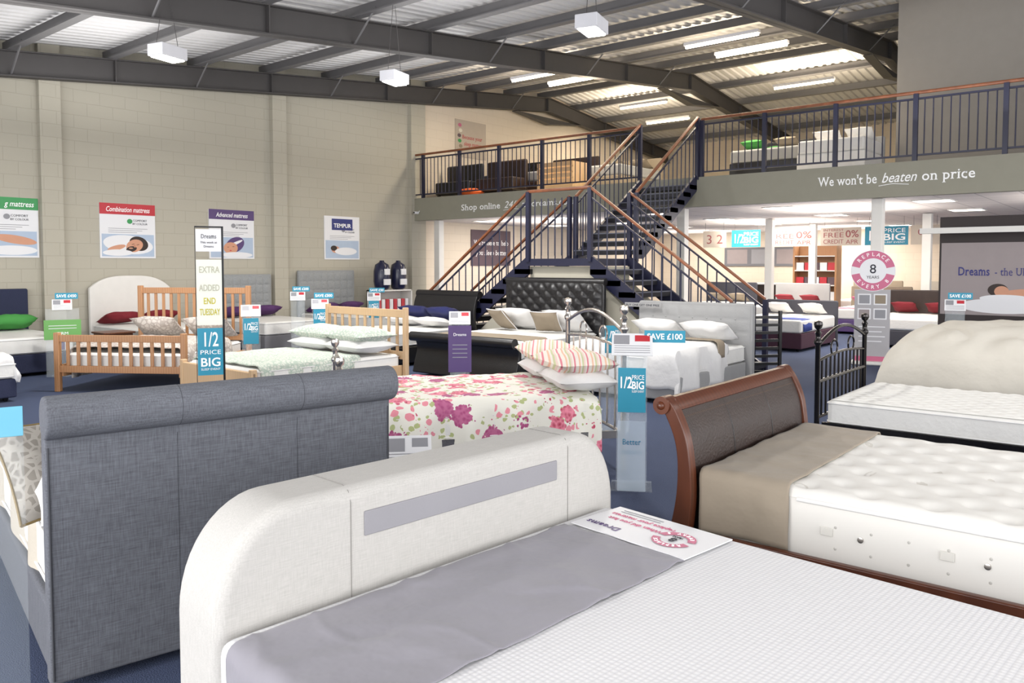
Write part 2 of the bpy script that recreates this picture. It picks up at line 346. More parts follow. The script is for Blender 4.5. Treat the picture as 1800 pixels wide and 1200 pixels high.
def drape(name,label,bed,x0,x1,y0,y1,z,m,ovl=.0,ovr=.0,ovf=.0,ovh=0,r=.07,wr=.012,puff=0,cat='duvet',nu=44,nv=48,th=.012,group=None,seed=0,ws=4,crease=0,hf=17):
    def fold(s_,a,b_):
        if s_<a+r:
            k=(a+r)-s_
            if k<=0: return s_,0
            if k<r*PI/2: return a+r-r*math.sin(k/r), -(r-r*math.cos(k/r))
            return a-.02*(k-r*PI/2), -r-(k-r*PI/2)
        if s_>b_-r:
            k=s_-(b_-r)
            if k<r*PI/2: return b_-r+r*math.sin(k/r), -(r-r*math.cos(k/r))
            return b_+.02*(k-r*PI/2), -r-(k-r*PI/2)
        return s_,0
    A0=x0-ovl; A1=x1+ovr; B0=y0-ovh; B1=y1+ovf
    bx0=x0 if ovl else x0-9; bx1=x1 if ovr else x1+9; by0=y0 if ovh else y0-9; by1=y1 if ovf else y1+9
    def fn(u,v):
        s_=A0+(A1-A0)*u; t=B0+(B1-B0)*v
        X,dx=fold(s_,bx0,bx1); Y,dy=fold(t,by0,by1)
        dz=max(dx+dy,min(dx,dy)-.06) if dx<0 and dy<0 else dx+dy
        w1=nz(s_*ws+seed,t*ws,3.1)+.5*nz(s_*ws*2.3,t*ws*2.3+seed,7.7)
        if crease: w1+=crease*(1-min(1,6*abs(nz(s_*2.2+seed,t*2.2,9.1))))+crease*(1-min(1,7*abs(nz(s_*3.7,t*2.9+seed,4.4))))
        hang=min(1,max(0,-dz/.12))
        nxw=wr*1.8*math.sin(t*hf+3*nz(t*2,seed,1)+seed)*hang if dx<-r*.5 else 0
        nyw=wr*1.8*math.sin(s_*hf+3*nz(s_*2,seed,2)+seed)*hang if dy<-r*.5 else 0
        ed=min(1,4*min(u,1-u,v,1-v)*1.6) if puff else 1
        zz=z+dz+wr*w1*(1-.6*hang)+(puff*(1-hang)*(.4+.6*ed))
        zz+=hang*(.02*nz(s_*3+t*3,seed,5))
        return V((X+(nxw if X>0 else -nxw)+wr*.5*w1*hang,Y+nyw+(.008*nz(s_*5,seed,8) if v in(0,1) else 0),zz))
    o=MB().grid(fn,nu,nv).build(name,m,None,True,solid=th); tag(o,label,cat,group); o.matrix_world=RM(bed); return o
def mattress(r,w,L,z0,z1,m=None,y0=0,bev=.05,pip=True,name='mattress',x0=0,border=None):
    o=MB().box(x0-w/2,x0+w/2,y0,y0+L,z0,z1).build(name,m or mattw,r,True,bev,4)
    if pip:
        for z in (z0+.03,z1-.03):
            c=.05; e=.003; X=w/2+e; P=[]
            for cx,cy,a in ((X-c,y0-e+c,-90),(X-c,y0+L+e-c,0),(-X+c,y0+L+e-c,90),(-X+c,y0-e+c,180)):
                for k in range(4):
                    q=math.radians(a+k*30); P.append((x0+cx+c*math.cos(q),cy+c*math.sin(q),z))
            MB().tube(P+[P[0]],.006,n=6).build('piping',wfab,o,True)
    return o
def divan(r,w,L,z0,z1,m,feet=True,y0=0):
    MB().box(-w/2,w/2,y0,y0+L,z0,z1).build('divan_base',m,r,True,.02)
    if feet:
        for x in (-w/2+.1,w/2-.1):
            for y in (y0+.1,y0+L-.1): MB().lathe([(.02,0),(.03,.02),(.035,z0+.01)],(x,y,0)).build('foot',blkm,r,True)
def board(r,w,h,th,m,y=0,z0=.05,corner=.03,name='headboard',arch=0,bev=.02):
    P=[(-w/2,y,z0),(w/2,y,z0)]; n=8; c=corner
    if arch:
        k=16
        P+=[(w/2-w*t/k, y, h-arch+arch*min(1,(1-abs(2*t/k-1)**3.2))) for t in range(k+1)]
    else:
        for a0,cx in ((0,w/2-c),(90,-w/2+c)):
            for k in range(n+1):
                q=math.radians(a0+90*k/n); P.append((cx+c*math.cos(q),y,h-c+c*math.sin(q)))
    return MB().prism(P,(0,-th,0)).build(name,m,r,True,bev,3)
def tufts(r,w,z0,z1,y,m,nx,nz_,diamond=True,dep=.03,name='tufted_panel',btn=None,corner=0):
    h=z1-z0
    def fn(u,v):
        x=(u-.5)*w; zt=z0+v*h
        a=u*nx; c=v*nz_
        if diamond:
            p=abs(math.sin(PI*(a+c)/1)); q=abs(math.sin(PI*(a-c)/1)); d=dep*(min(p,q)**.5)
        else: d=dep*(abs(math.sin(PI*a))**.35)*(abs(math.sin(PI*c))**.35)
        e=min(1,min(u,1-u)*nx*2)*min(1,min(v,1-v)*nz_*2); d=d*.9+.0
        return V((x,y+.003+d*min(1,e*1.5),zt))
    o=MB().grid(fn,nx*8,nz_*8).build(name,m,r,True)
    b=MB()
    for i in range(nx+1):
        for j in range(nz_+1):
            if 0<i<nx and 0<j<nz_: b.sph(((i/nx-.5)*w,y+.006,z0+j/nz_*h),.012,(1,.6,1),6)
            if diamond and i<nx and j<nz_: b.sph((((i+.5)/nx-.5)*w,y+.006,z0+(j+.5)/nz_*h),.012,(1,.6,1),6)
    b.build('tuft_button',btn or m,o,True); return o
def ribbon(pts,ths,x0,x1):
    n=len(pts); L=[];R=[]
    for i,(y,z) in enumerate(pts):
        a=pts[max(0,i-1)]; c=pts[min(n-1,i+1)]; t=V((c[0]-a[0],c[1]-a[1])).normalized(); q=V((-t.y,t.x))*ths[i]/2
        L.append((x0,y+q.x,z+q.y)); R.append((x0,y-q.x,z-q.y))
    return MB().prism(L+R[::-1],(x1-x0,0,0))
def interp(pts,k=5):
    out=[]
    n=len(pts)
    for i in range(n-1):
        p0=V(pts[max(0,i-1)]);p1=V(pts[i]);p2=V(pts[i+1]);p3=V(pts[min(n-1,i+2)])
        for j in range(k):
            t=j/k; out.append(tuple(.5*((2*p1)+(-p0+p2)*t+(2*p0-5*p1+4*p2-p3)*t*t+(-p0+3*p1-3*p2+p3)*t**3)))
    out.append(tuple(pts[-1])); return out
def sleigh(r,y,out,w,h,m,name='footboard',th=.06,roll=.07):
    pts=interp([(y+out*.10,.05),(y+out*.06,h*.3),(y,h*.6),(y+out*.04,h*.82),(y+out*.12,h*.95)])
    o=ribbon(pts,[th]*len(pts),-w/2,w/2).build(name,m,r,True,.012)
    MB().cyl((-w/2-.01,y+out*.13,h-roll),(w/2+.01,y+out*.13,h-roll),roll,n=18).build('scroll_roll',m,o,True)
    return o
def slatboard(r,y,w,h,zl,m,n,name='footboard',post=.07,rail=.09,top_over=.03,ph=0):
    o=MB().box(-w/2,w/2,y-.02,y+.02,h-rail,h).box(-w/2,w/2,y-.018,y+.018,zl,zl+rail).build(name,m,r,True,.006)
    for s_ in (-1,1): MB().box(s_*w/2-post/2,s_*w/2+post/2,y-post/2,y+post/2,0,h+top_over).build('post',m,o,True,.008)
    for i in range(n):
        x=-w/2+w*(i+1)/(n+1); MB().box(x-.022,x+.022,y-.01,y+.01,zl+rail,h-rail).build('slat',m,o,True,.004)
    return o
# ------------------------------------------------------------------ ROOM
WY=14.9; MX=14.1; MZ=3.32; MZU=2.78; BX=27.; RX0=19.5
def zb(x): return 4.163+.107*x if x<=RX0 else 4.163+.107*RX0-.107*(x-RX0)
struct(MB().box(-5,BX,-9,WY,-.1,0).build('floor',MC['carpet']),'dark blue flecked showroom carpet')
struct(MB().box(-5,MX,WY,WY+.2,0,6.9).build('wall_left',MC['block_wall']),'painted grey-beige block wall')
struct(MB().box(MX,BX,WY,WY+.2,0,6.9).build('wall_left_far',MC['cream_block']),'cream block wall beyond the mezzanine edge')
struct(MB().box(BX,BX+.2,-9,WY,0,6.9).build('wall_back',MC['cream_block']))
struct(MB().box(MX+.15,BX,-9,WY,MZU+.02,MZ).build('floor_upper',beigec),'mezzanine floor slab')
struct(MB().box(MX+.15,BX,-9,WY,MZU,MZU+.02).build('ceiling_lower',MC['ceiling_tile']),'white tiled ceiling under the mezzanine')
struct(MB().box(16.0,16.2,-9,3.95,MZ,6.5).build('wall_upper_right',greyw),'taupe clad wall behind the upper railing')
for i,(x,w) in enumerate(((5.6,.34),(10.15,.34),(14.25,.5),(0.6,.34))):
    struct(MB().box(x-w/2,x+w/2,WY-.12,WY,0,6.4).build('trim_%d'%(i+1),MC['block_wall']),'shallow block pier on the left wall')
def roofslope(xa,xb,name):
    b=MB(); prof=[]; y=-9.
    while y<WY+.2:
        prof+=[(y,0),(y+.09,0),(y+.115,.035),(y+.185,.035)]; y+=.21
    vs=[[b.bm.verts.new((x,p[0],zb(x)+.62+p[1])) for p in prof] for x in (xa,xb)]
    for i in range(len(prof)-1): b.bm.faces.new((vs[0][i],vs[0][i+1],vs[1][i+1],vs[1][i]))
    struct(b.build(name,roofm),'corrugated metal roof underside')
roofslope(-5,RX0,'ceiling'); roofslope(RX0,BX+.2,'ceiling_far_slope')
rl={14.6:'dark steel roof rafter lying against the top of the left block wall',9.9:'dark steel rafter crossing above the hanging box lamps to the ridge',5.0:'dark steel rafter over the stair top at upper right',.1:'dark steel rafter passing above the near beds on the right'}
for y,lb in rl.items():
    r=root('roof_rafter',lb,'roof beam',RX0,y,0,0,'portal frame rafters')
    def sl(x0,x1,dz0,dz1,ht,w,bb=None):
        b=bb or MB(); P=[(x0-RX0,-w/2,zb(x0)+dz0),(x1-RX0,-w/2,zb(x1)+dz1),(x1-RX0,-w/2,zb(x1)+dz1+ht),(x0-RX0,-w/2,zb(x0)+dz0+ht)]; b.prism(P,(0,w,0)); return b
    b=sl(-5,RX0,0,0,.42,.02); b=sl(RX0,BX,0,0,.42,.02,b); b.build('web',steel,r)
    for dz in (0,.40):
        b=sl(-5,RX0,dz,dz,.02,.2); b=sl(RX0,BX,dz,dz,.02,.2,b); b.build('flange',steel,r)
    P=[(-1.6,-.01,zb(RX0-1.6)),(0,-.01,zb(RX0)-.35),(1.6,-.01,zb(RX0+1.6))]
    MB().prism(P,(0,.02,0)).build('haunch',steel,r)
    b=MB(); 
    for s_ in (-1,1): b.prism([(s_*1.6,-.1,zb(RX0-1.6)-.01),(0,-.1,zb(RX0)-.36),(0,-.1,zb(RX0)-.38),(s_*1.6,-.1,zb(RX0-1.6)-.03)],(0,.2,0))
    b.build('haunch_flange',steel,r)
    b=MB(); x=-3.
    while x<26: b.box(x-.01-RX0,x+.01-RX0,-.09,.09,zb(x)+.02,zb(x)+.4); x+=3.2
    b.build('stiffener',steel,r)
    x=4.94
    while x<19:
        for s_ in (-1,1): MB().cyl((x-RX0,s_*.05,zb(x)+.03),(x-RX0,s_*.55,zb(x)+.5),.016,n=5).build('fly_brace',purl,r)
        x+=3.2
x=4.94-1.6*5
while x<BX:
    b=MB(); z=zb(x)+.42
    b.prism([(x-.07,-9,z),(x+.07,-9,z),(x+.07,-9,z+.02),(x+.01,-9,z+.02),(x+.01,-9,z+.18),(x+.0,-9,z+.18),(x+.0,-9,z+.02),(x-.07,-9,z+.02)],(0,9+WY,0))
    o=b.build('roof_purlin',purl); tag(o,'straight grey steel purlin running across the rafters under the roof','purlin','roof purlins'); x+=1.6
struct(MB().box(MX,MX+.15,-9,WY,MZU-.02,MZ).build('trim_10',olive),'olive grey mezzanine fascia')
def yat(px,X=MX):
    a=(px-900)/f; d=X/(FX+a*RX); return d*(FY+a*RY)
y0_,y1_=yat(1435),yat(1712)
mid=(y0_+y1_)/2; W=y0_-y1_
r=root('fascia_lettering','white words about price on the right mezzanine fascia','sign',MX-.002,mid,3.05,-PI/2); F=Fr(r)
F.text("We won't be",-W*.30,-.05,.22,inkw,width=W*.40,bold=.002,serif=True); F.text('beaten',W*.035,-.05,.23,inkw,width=W*.22,shear=.35,bold=.001); F.text('on price',W*.335,-.05,.22,inkw,width=W*.31,bold=.002,serif=True)
MB().tube([(-W*.09,-.004,-.1),(0,-.004,-.075),(W*.1,-.004,-.10)],.006,n=5).build('underline_stroke',inkw,r)
y0_,y1_=yat(808),yat(1010); W=y0_-y1_
r=root('fascia_lettering','white opening words about shopping online on the left mezzanine fascia','sign',MX-.002,(y0_+y1_)/2,3.0,-PI/2); F=Fr(r)
F.text('Shop online',-W*.30,-.05,.2,inkw,width=W*.36,bold=.002,serif=True); F.text('24/7',W*-.02,-.05,.22,inkw,width=W*.14,shear=.3); F.text('at',W*.10,-.05,.2,inkw,width=W*.06,bold=.002,serif=True); F.text('dreams.co.uk',W*.34,-.05,.2,inkw,width=W*.38,bold=.001)
MB().tube([(-W*.09,-.004,-.1),(0,-.004,-.075),(W*.07,-.004,-.1)],.005,n=5).build('underline_stroke',inkw,r)
def railing(label,ya,yb):
    r=root('balcony_railing',label,'railing',MX+.06,ya,MZ); L=yb-ya; s_=1 if L>0 else -1; L=abs(L)
    MB().box(-.03,.03,min(0,s_*L),max(0,s_*L),1.07,1.12).build('handrail',MC['rail_wood'],r,True,.015)
    for z in (.08,.98): MB().box(-.02,.02,min(0,s_*L),max(0,s_*L),z,z+.03).build('rail',navyp,r)
    n=int(L/.125); p=MB().cyl((0,0,.1),(0,0,1.0),.011,n=6).build('baluster',navyp,r); first=True
    for i in range(1,n):
        if i>94: break
        if first: p.location=(0,s_*i*.125,0); first=False
        else: copy_child(p,r,(0,s_*i*.125,0))
    q=MB().box(-.035,.035,-.035,.035,-.1,1.07).build('post',navyp,r); q.location=(-.02,s_*.03,0); y=1.25
    while y<L: copy_child(q,r,(-.02,s_*y,0)); y+=1.25
railing('wooden-topped navy balcony railing left of the staircase top',8.25,14.85); railing('wooden-topped navy balcony railing right of the staircase top',6.95,-3.)
st=root('staircase','navy steel split staircase with open treads rising to the mezzanine','staircase',10.6,7.7,0)
def loc(p): return V(p)-V((10.6,7.7,0))
balu=None
def flight(A,B,Wv,n,nb,hr0=1.1):
    global balu
    A=loc(A);B=loc(B);Wv=V(Wv); wn=Wv.normalized(); run=V((B.x-A.x,B.y-A.y,0)); rn=run.normalized()
    for s_ in (0,1):
        a=A+Wv*s_; b=B+Wv*s_; w=wn*.05*(1 if s_==0 else -1)
        MB().prism([a+V((0,0,.06)),b+V((0,0,.12)),b+V((0,0,-.0)),b-rn*.25+V((0,0,0)),a+V((0,0,-.26))],w).build('stringer',navyp,st)
        off=V((0,0,hr0)); bm=MB(); sd=wn*.03; up=V((0,0,.05))
        bm.rings([[p+off-sd,p+off+sd,p+off+sd+up,p+off-sd+up] for p in (a,b)]).build('handrail',MC['rail_wood'],st,True,.012)
        bm=MB(); o2=V((0,0,.96)); sd=wn*.015; up=V((0,0,.03)); bm.rings([[p+o2-sd,p+o2+sd,p+o2+sd+up,p+o2-sd+up] for p in (a,b)]).build('lower_rail',navyp,st)
        for i in range(1,nb):
            p=a+(b-a)*i/nb
            if balu is None: balu=MB().cyl((0,0,0),(0,0,.94),.012,n=6).build('baluster',navyp,st); balu.location=p+V((0,0,.05))
            else: copy_child(balu,st,p+V((0,0,.05)))
        for p in (a,b): MB().box(-.035,.035,-.035,.035,-.05 if p.z>.1 else 0,1.12).build('newel_post',navyp,st).location=p
    for i in range(n-1):
        q=(i+1)/n; z=A.z+(B.z-A.z)*q
        p0=A+rn*(run.length*i/(n-1)) 
        vs=[p0,p0+rn*.30,p0+rn*.30+Wv,p0+Wv]; vs=[V((v.x,v.y,z)) for v in vs]
        o=MB().prism([v-V((0,0,.085)) for v in vs],(0,0,.085)).build('tread',treadm,st)
        e=[p0+rn*.28,p0+rn*.303,p0+rn*.303+Wv,p0+rn*.28+Wv]; MB().prism([V((v.x,v.y,z-.015)) for v in e],(0,0,.017)).build('nosing',nosing,o)
LZ=1.75
flight((10.6,7.1,LZ),(10.6,4.7,0),(1.2,0,0),10,15); flight((10.6,8.35,LZ),(10.6,10.75,0),(1.2,0,0),10,15)
flight((MX,8.25,MZ),(11.85,8.25,LZ),(0,-1.25,0),10,14)
a,b=loc((10.6,7.1,LZ)),loc((11.85,8.35,LZ))
MB().box(a.x,b.x,a.y,b.y,LZ-.12,LZ).build('landing',navyp,st); MB().box(a.x-.03,a.x+.03,a.y,b.y,LZ+1.1,LZ+1.15).build('handrail',MC['rail_wood'],st,True,.012)
for i in range(1,9): copy_child(balu,st,(a.x,a.y+(b.y-a.y)*i/9,LZ+.05))
MB().prism([loc((10.72,y,z)) for y,z in ((10.15,0),(8.4,LZ-.35),(8.4,LZ-.13),(7.05,LZ-.13),(7.05,LZ-.35),(5.3,0))],(1.0,0,0)).build('infill_panel',beigec,st)
for px_,X,lb in ((1541,14.5,'white column behind the round-headed stand'),(1199,14.6,'white column right behind the staircase'),(1628,19.3,'white column further back near the photo wall'),(1352,19.2,'white column beside the hanging credit banner'),(1428,22.3,'white column near the lit shelf display'),(772,14.5,'white column beneath the left walkway')):
    y=yat(px_,X); r=root('support_column',lb,'column',X,y,0)
    MB().box(-.09,.09,-.09,.09,0,MZU-.01).build('shaft',white,r,True,.012); MB().box(-.12,.12,-.12,.12,0,.1).build('plinth',white,r,True,.01)
# ------------------------------------------------------------------ lamps
def lightobj(name,loc_,sx_,sy,e,col,rot=(0,0,0)):
    L=bpy.data.lights.new('l','AREA'); L.energy=e; L.shape='RECTANGLE'; L.size=sx_; L.size_y=sy; L.color=col; lo=bpy.data.objects.new(name,L); C.objects.link(lo); lo.location=loc_; lo.rotation_euler=rot; return lo
pend=[at(303,10.2)+(4.25,'white box lamp hanging at upper left above the wall posters',140),at(696,11.9)+(4.33,'white box lamp hanging highest above the black beds',150),at(1038,9.0)+(4.24,'white box lamp hanging nearest the photo centre top',120),
 (1.2,-1.6,4.0,'added out-of-view fill lamp over the near pale bed',45),(5.6,-1.2,4.1,'added out-of-view fill lamp over the tufted mattress',45),(-1.6,3.4,3.9,'added out-of-view fill lamp over the charcoal bed side',80),(9.3,-1.5,4.3,'added out-of-view fill lamp over the right beds',50)]  # these four are added outside the view as overhead fill for the foreground
for x,y,z,lb,e in pend:
    r=root('pendant_lamp',lb,'lamp',x,y,z,.25,'hanging box lamps')
    MB().box(-.2,.2,-.13,.13,0,.15).build('housing',lampbody,r,True,.01); MB().box(-.17,.17,-.1,.1,-.012,0).build('diffuser',lampm,r)
    top=zb(x)+.42-z
    for s_ in (-1,1): MB().cyl((s_*.17,0,.15),(s_*.03,0,top),.004,n=5).build('hanging_wire',steel,r)
    lightobj('pendant_light',(x,y,z-.03),.36,.36,e,(1,.98,.95))
for i,(px_,py_,d_) in enumerate(((1262,76,15.3),(1314,93,16.1),(944,137,18.3),(1009,145,18.8),(1128,187,22.6),(1171,214,25),(1406,151,20))):
    x,y=at(px_,d_); z=1.65+(465-py_)*d_/f
    z=min(z,zb(x)+.30)
    r=root('fluorescent_batten',['left batten of the pair high over the right railing','right batten of the pair high over the right railing','left batten of the pair above the left walkway','right batten of the pair above the left walkway','batten light above the staircase top','lowest batten light near the stair top rail','single batten light over the right balcony beds'][i],'ceiling light',x,y,z,0,'fluorescent battens')
    MB().box(-.06,.06,-.75,.75,.0,.06).build('body',lampbody,r); MB().cyl((0,-.73,-.025),(0,.73,-.025),.028,n=8).build('tube',tube_m,r,True)
for i,(x,y,e) in enumerate(((15.2,6.7,140),(15,11,140),(20.5,7,150),(21,12,150))):
    lightobj('batten_light',(x,y,zb(x)-.1),.3,3,e,(1,.87,.68)); lightobj('batten_uplight',(x,y,zb(x)-.25),.4,2.5,e*.6,(1,.84,.62),(PI,0,0))
for x,y,e in ((3,9,95),(8,7,95),(6,12.3,85),(11.5,11.5,80),(9,2,80),(12.5,3,60)): lightobj('roof_fill',(x,y,3.95),3,3,e,(1,.99,.98),(PI,0,0))  # unseen up-facing fill, added to brighten the roof sheets
for x,y,e in ((16.5,5,160),(16.5,12.2,150),(20.5,8,200),(25,8,200),(16,.5,120),(25,12.5,120)): lightobj('under_mezzanine_light',(x,y,MZU-.03),2.2,2.2,e,(1,.94,.86)); lightobj('under_mezzanine_fill',(x,y,2.1),2.5,2.5,e*.34,(1,.94,.88),(PI,0,0))  # the up-facing ones are unseen fill added to lighten the tiled ceiling
cp=None
for X in (15.6,18.6,21.6,24.6):
    for Y in (.5,3.2,5.9,8.6,11.3,13.6):
        if cp is None:
            cp=root('recessed_ceiling_light','square louvred light panel set in the ceiling under the mezzanine','ceiling light',X,Y,MZU,0,'recessed lights under the mezzanine'); MB().box(-.29,.29,-.29,.29,-.012,-.004).build('diffuser',panel_m,cp); MB().box(-.31,.31,-.31,-.29,-.02,0).box(-.31,.31,.29,.31,-.02,0).box(-.31,-.29,-.29,.29,-.02,0).box(.29,.31,-.29,.29,-.02,0).build('frame',white,cp)
            kids=list(cp.children)
        else:
            r=cp.copy(); C.objects.link(r); r.location=(X,Y,MZU)
            for ch in kids: copy_child(ch,r,ch.location)
# ------------------------------------------------------------------ posters
def poster(label,pxc,head,hcol,kind,w=1.02,h=1.0,zc=2.27):
    a=(pxc-900)/f; d=(WY-.03)/(FY+a*RY); x=d*(FX+a*RX)
    r=root('wall_poster',label,'poster',x,WY-.02,zc,0,'mattress posters on the left wall'); F=Fr(r)
    F.rect(-w/2,-h/2,w/2,h/2,cardw,'sheet',0,.02)
    if hcol: F.rect(-w/2,h/2-.2,w/2,h/2,hcol,'header_band',.003)
    if head[0]: F.text(head[0],head[1],h/2-.15,.13,inkw,.006,width=head[2],shear=.25,bold=.001)
    F.ell(.03,.18,.05,.045,greenc if kind=='man' else grim,'swatch_mark',.003)
    F.text('COMFORT',0.22,.18,.055,ink,.004); F.text('BY COLOUR',.22,.12,.05,ink,.004)
    for i in range(3): F.rect(-.36,.04-i*.035,.36-.1*i,.048-i*.035,grim,'small_print',.003,.002)
    F.rect(-w/2+.03,-h/2+.03,w/2-.03,-.06,pblue,'photo',.003)
    lid=mat('eyelid_print',(.42,.28,.22),.6)
    if kind=='man':
        F.ell(.0,-.25,.46,.17,cardw,'printed_pillow',.0045,rot=-.1); F.ell(.19,-.23,.18,.13,hair,'printed_hair',.005,rot=-.3); F.ell(.11,-.27,.16,.115,skin,'printed_face',.006,rot=.3)
        F.ell(.05,-.33,.10,.05,hair,'printed_beard',.007,rot=.2); F.ell(.04,-.315,.04,.012,skin,'printed_mouth',.008); F.ell(.08,-.24,.03,.006,lid,'printed_eyelid',.009,rot=.3); F.ell(.17,-.25,.03,.006,lid,'printed_eyelid',.009,rot=.3); F.ell(.11,-.275,.018,.03,mat('nose_print',(.72,.50,.40),.6),'printed_nose',.008,rot=.3)
        F.ell(-.2,-.40,.27,.06,cardw,'printed_sheet',.0095); F.ell(-.22,-.31,.17,.045,skin,'printed_arm',.0055,rot=.25)
    if kind=='baby':
        F.ell(.06,-.21,.22,.15,purple,'printed_hat',.005,rot=.4); F.ell(.05,-.19,.2,.03,cardw,'printed_hat_stripe',.0055,rot=.4); F.ell(-.04,-.28,.16,.12,skin,'printed_face',.006)
        F.ell(-.1,-.26,.025,.006,lid,'printed_eyelid',.007); F.ell(.02,-.25,.025,.006,lid,'printed_eyelid',.007); F.ell(-.045,-.33,.025,.01,redc,'printed_mouth',.007); F.ell(.1,-.42,.36,.06,cardw,'printed_blanket',.008)
    if kind=='lie':
        F.ell(-.2,-.27,.12,.08,skin,'printed_face',.005); F.ell(.1,-.31,.32,.09,cardw,'printed_body',.006); F.ell(-.25,-.24,.09,.06,hair,'printed_hair',.006)
    if kind=='arm':
        F.ell(.15,-.2,.33,.07,skin,'printed_arm',.005,rot=-.15); F.ell(.1,-.38,.38,.08,cardw,'printed_sheet',.006)
    return r
poster('green headed mattress poster cut off by the left edge',12,('g mattress',.22,.45),greenc,'arm')
poster('red headed combination mattress poster with sleeping bearded man',228,('Combination mattress',0,.8),redc,'man')
poster('purple headed mattress poster with baby in a knitted hat',410,('Advanced mattress',0,.72),purple,'baby')
r=poster('blue mattress brand poster furthest right on the block wall',603,('',0,1),None,'lie'); F=Fr(r); F.rect(-.3,.18,.3,.44,mat('deep_blue_card',(.17,.2,.45),.5),'logo_block',.006); F.text('TEMPUR',0,.24,.13,inkw,.009,width=.5,bold=.002)
a=(829-900)/f; d=(WY-.03)/(FY+a*RY); x=d*(FX+a*RX)
r=root('wall_poster','cream poster with flowers hung on the wall above the left walkway','poster',x,WY-.02,1.65+(465-248)*d/f); F=Fr(r)
F.rect(-.62,-.5,.62,.5,mat('buff_card',(.72,.67,.61),.6),'sheet',0,.02); F.text('Because your',.05,0,.15,redc,.004,width=.8,serif=True); F.text('sleep matters',.08,-.18,.16,redc,.004,width=.75,shear=.3)
for i in range(5): F.ell(-.45+.03*math.sin(i*2),.35-.14*i,.07,.05,[pink,creamc,plum,greenc,taupf][i],'printed_flower',.004+.0005*i)
a=(864-900)/f; d=(WY-.03)/(FY+a*RY); x=d*(FX+a*RX)
r=root('wall_banner','plum banner offering help on the wall under the left walkway','banner',x,WY-.03,1.65+(465-436)*d/f); F=Fr(r)
F.rect(-.85,-.5,.85,.5,plum,'sheet',0,.02); F.text("We're here to help",0,.08,.2,inkw,.004,width=1.5,bold=.001,serif=True); F.text('you sleep better',0,-.2,.2,inkw,.004,width=1.35,shear=.15,serif=True)
bs=[(1255,'32',0),(1310,None,1),(1388,'INTEREST FREE',2),(1476,'INTEREST FREE',2),(1556,None,1),(1624,'0%',2)]
for i,(px_,tx,kd) in enumerate(bs):
    X=20.; y=yat(px_,X); wd=(.66,.78,1.2,.95,.95,.6)[i]
    r=root('hanging_banner',['cream banner hanging nearest the stairs under the mezzanine','teal half price banner hanging left of the wide credit banner','wide cream interest free credit banner in the middle of the row','second cream interest free credit banner left of the column stand','teal half price banner hanging right behind the round-headed stand','cream banner end hanging at the right of the row'][i],'banner',X,y,2.33,-PI/2,'promotion banners under the mezzanine'); F=Fr(r)
    for s_ in (-1,1): MB().cyl((s_*wd*.4,0,.22),(s_*wd*.4,0,.445),.003,n=5).build('hanging_wire',steel,r)
    if kd==1: half_price(F,-wd/2,-.22,wd/2,.22,'banner_sheet')
    else:
        F.rect(-wd/2,-.22,wd/2,.22,mat('banner_cream',(.78,.73,.67),.7),'banner_sheet')
        bi=mat('banner_ink',(.60,.34,.34),.6)
        if kd==0: F.text('3 2',0,-.12,.34,bi,width=.45)
        elif i in (2,3):
            F.text('INTEREST',-wd*.18,.13,.08,bi,width=wd*.5); F.text('FREE',-wd*.18,-.02,.17,bi,width=wd*.5); F.text('CREDIT',-wd*.18,-.17,.15,bi,width=wd*.5); F.text('0%',wd*.28,-.02,.24,bi,width=wd*.32,bold=.003); F.text('APR',wd*.28,-.18,.15,bi,width=wd*.3)
        else: F.text('0%',0,0,.2,bi,width=.3)
x,y=at(1534,13.1); r=root('promotional_stand','tall grey stand with round pink replace-every-8-years head','display stand',x,y,0,facing(x,y,.0)); F=Fr(r)
MB().box(-.3,.3,-.12,.18,0,.06).build('base',white,r,True,.02); F.rect(-.27,.06,.27,1.24,bodyg,'body_panel',0,.05); F.ell(0,1.55,.34,.34,cardw,'head_back',-.01)
ring8(F,0,1.55,.34,.002)
for i,(cx,cz) in enumerate(((-.12,1.08),(.12,1.08),(-.12,.84),(.12,.84))):
    F.rect(cx-.10,cz-.09,cx+.10,cz+.09,cardw,'photo_border',.003); F.rect(cx-.08,cz-.07,cx+.08,cz+.07,[grim,taupf,lilac,grim][i],'photo_square',.005)
for i in range(4): F.rect(-.2,.62-i*.08,.2-.05*(i%2),.635-i*.08,cardw,'small_print',.003)
F.rect(-.27,.06,.27,.14,pink,'pink_band',.003)
X=14.5; ya=yat(1650,X)
def lx(px): return (ya-1.6-yat(px,X))
r=root('photo_wall_panel','dark framed wall photo of a reclining sleeper at far right','display panel',X,ya-1.6,0,-PI/2); F=Fr(r)
F.rect(-1.6,0,2.6,2.42,darkw,'backing',0,.06); F.rect(-1.57,.85,2.6,2.0,lilac,'photo',.005); F.rect(-1.85,2.15,2.6,2.24,white,'light_bar',.25,.12)
xa,xb=lx(1684),lx(1812)
indg=mat('indigo_ink',(.2,.2,.45),.6)
F.text('Dreams',xa+(xb-xa)*.22,1.48,.19,indg,.009,width=(xb-xa)*.44,bold=.003,serif=True); F.text('- the UK',xa+(xb-xa)*.74,1.48,.17,indg,.009,width=(xb-xa)*.46,serif=True)
xc=lx(1765); F.ell(xc,1.0,.62,.12,cardw,'printed_bed',.008); F.ell(xc-.08,1.25,.14,.10,hair,'printed_hair',.009); F.ell(xc-.03,1.23,.10,.085,skin,'printed_face',.01); F.ell(xc+.18,1.21,.27,.055,skin,'printed_arm',.009,rot=.12); F.ell(xc+.02,1.12,.35,.06,cardw,'printed_sheet',.011)
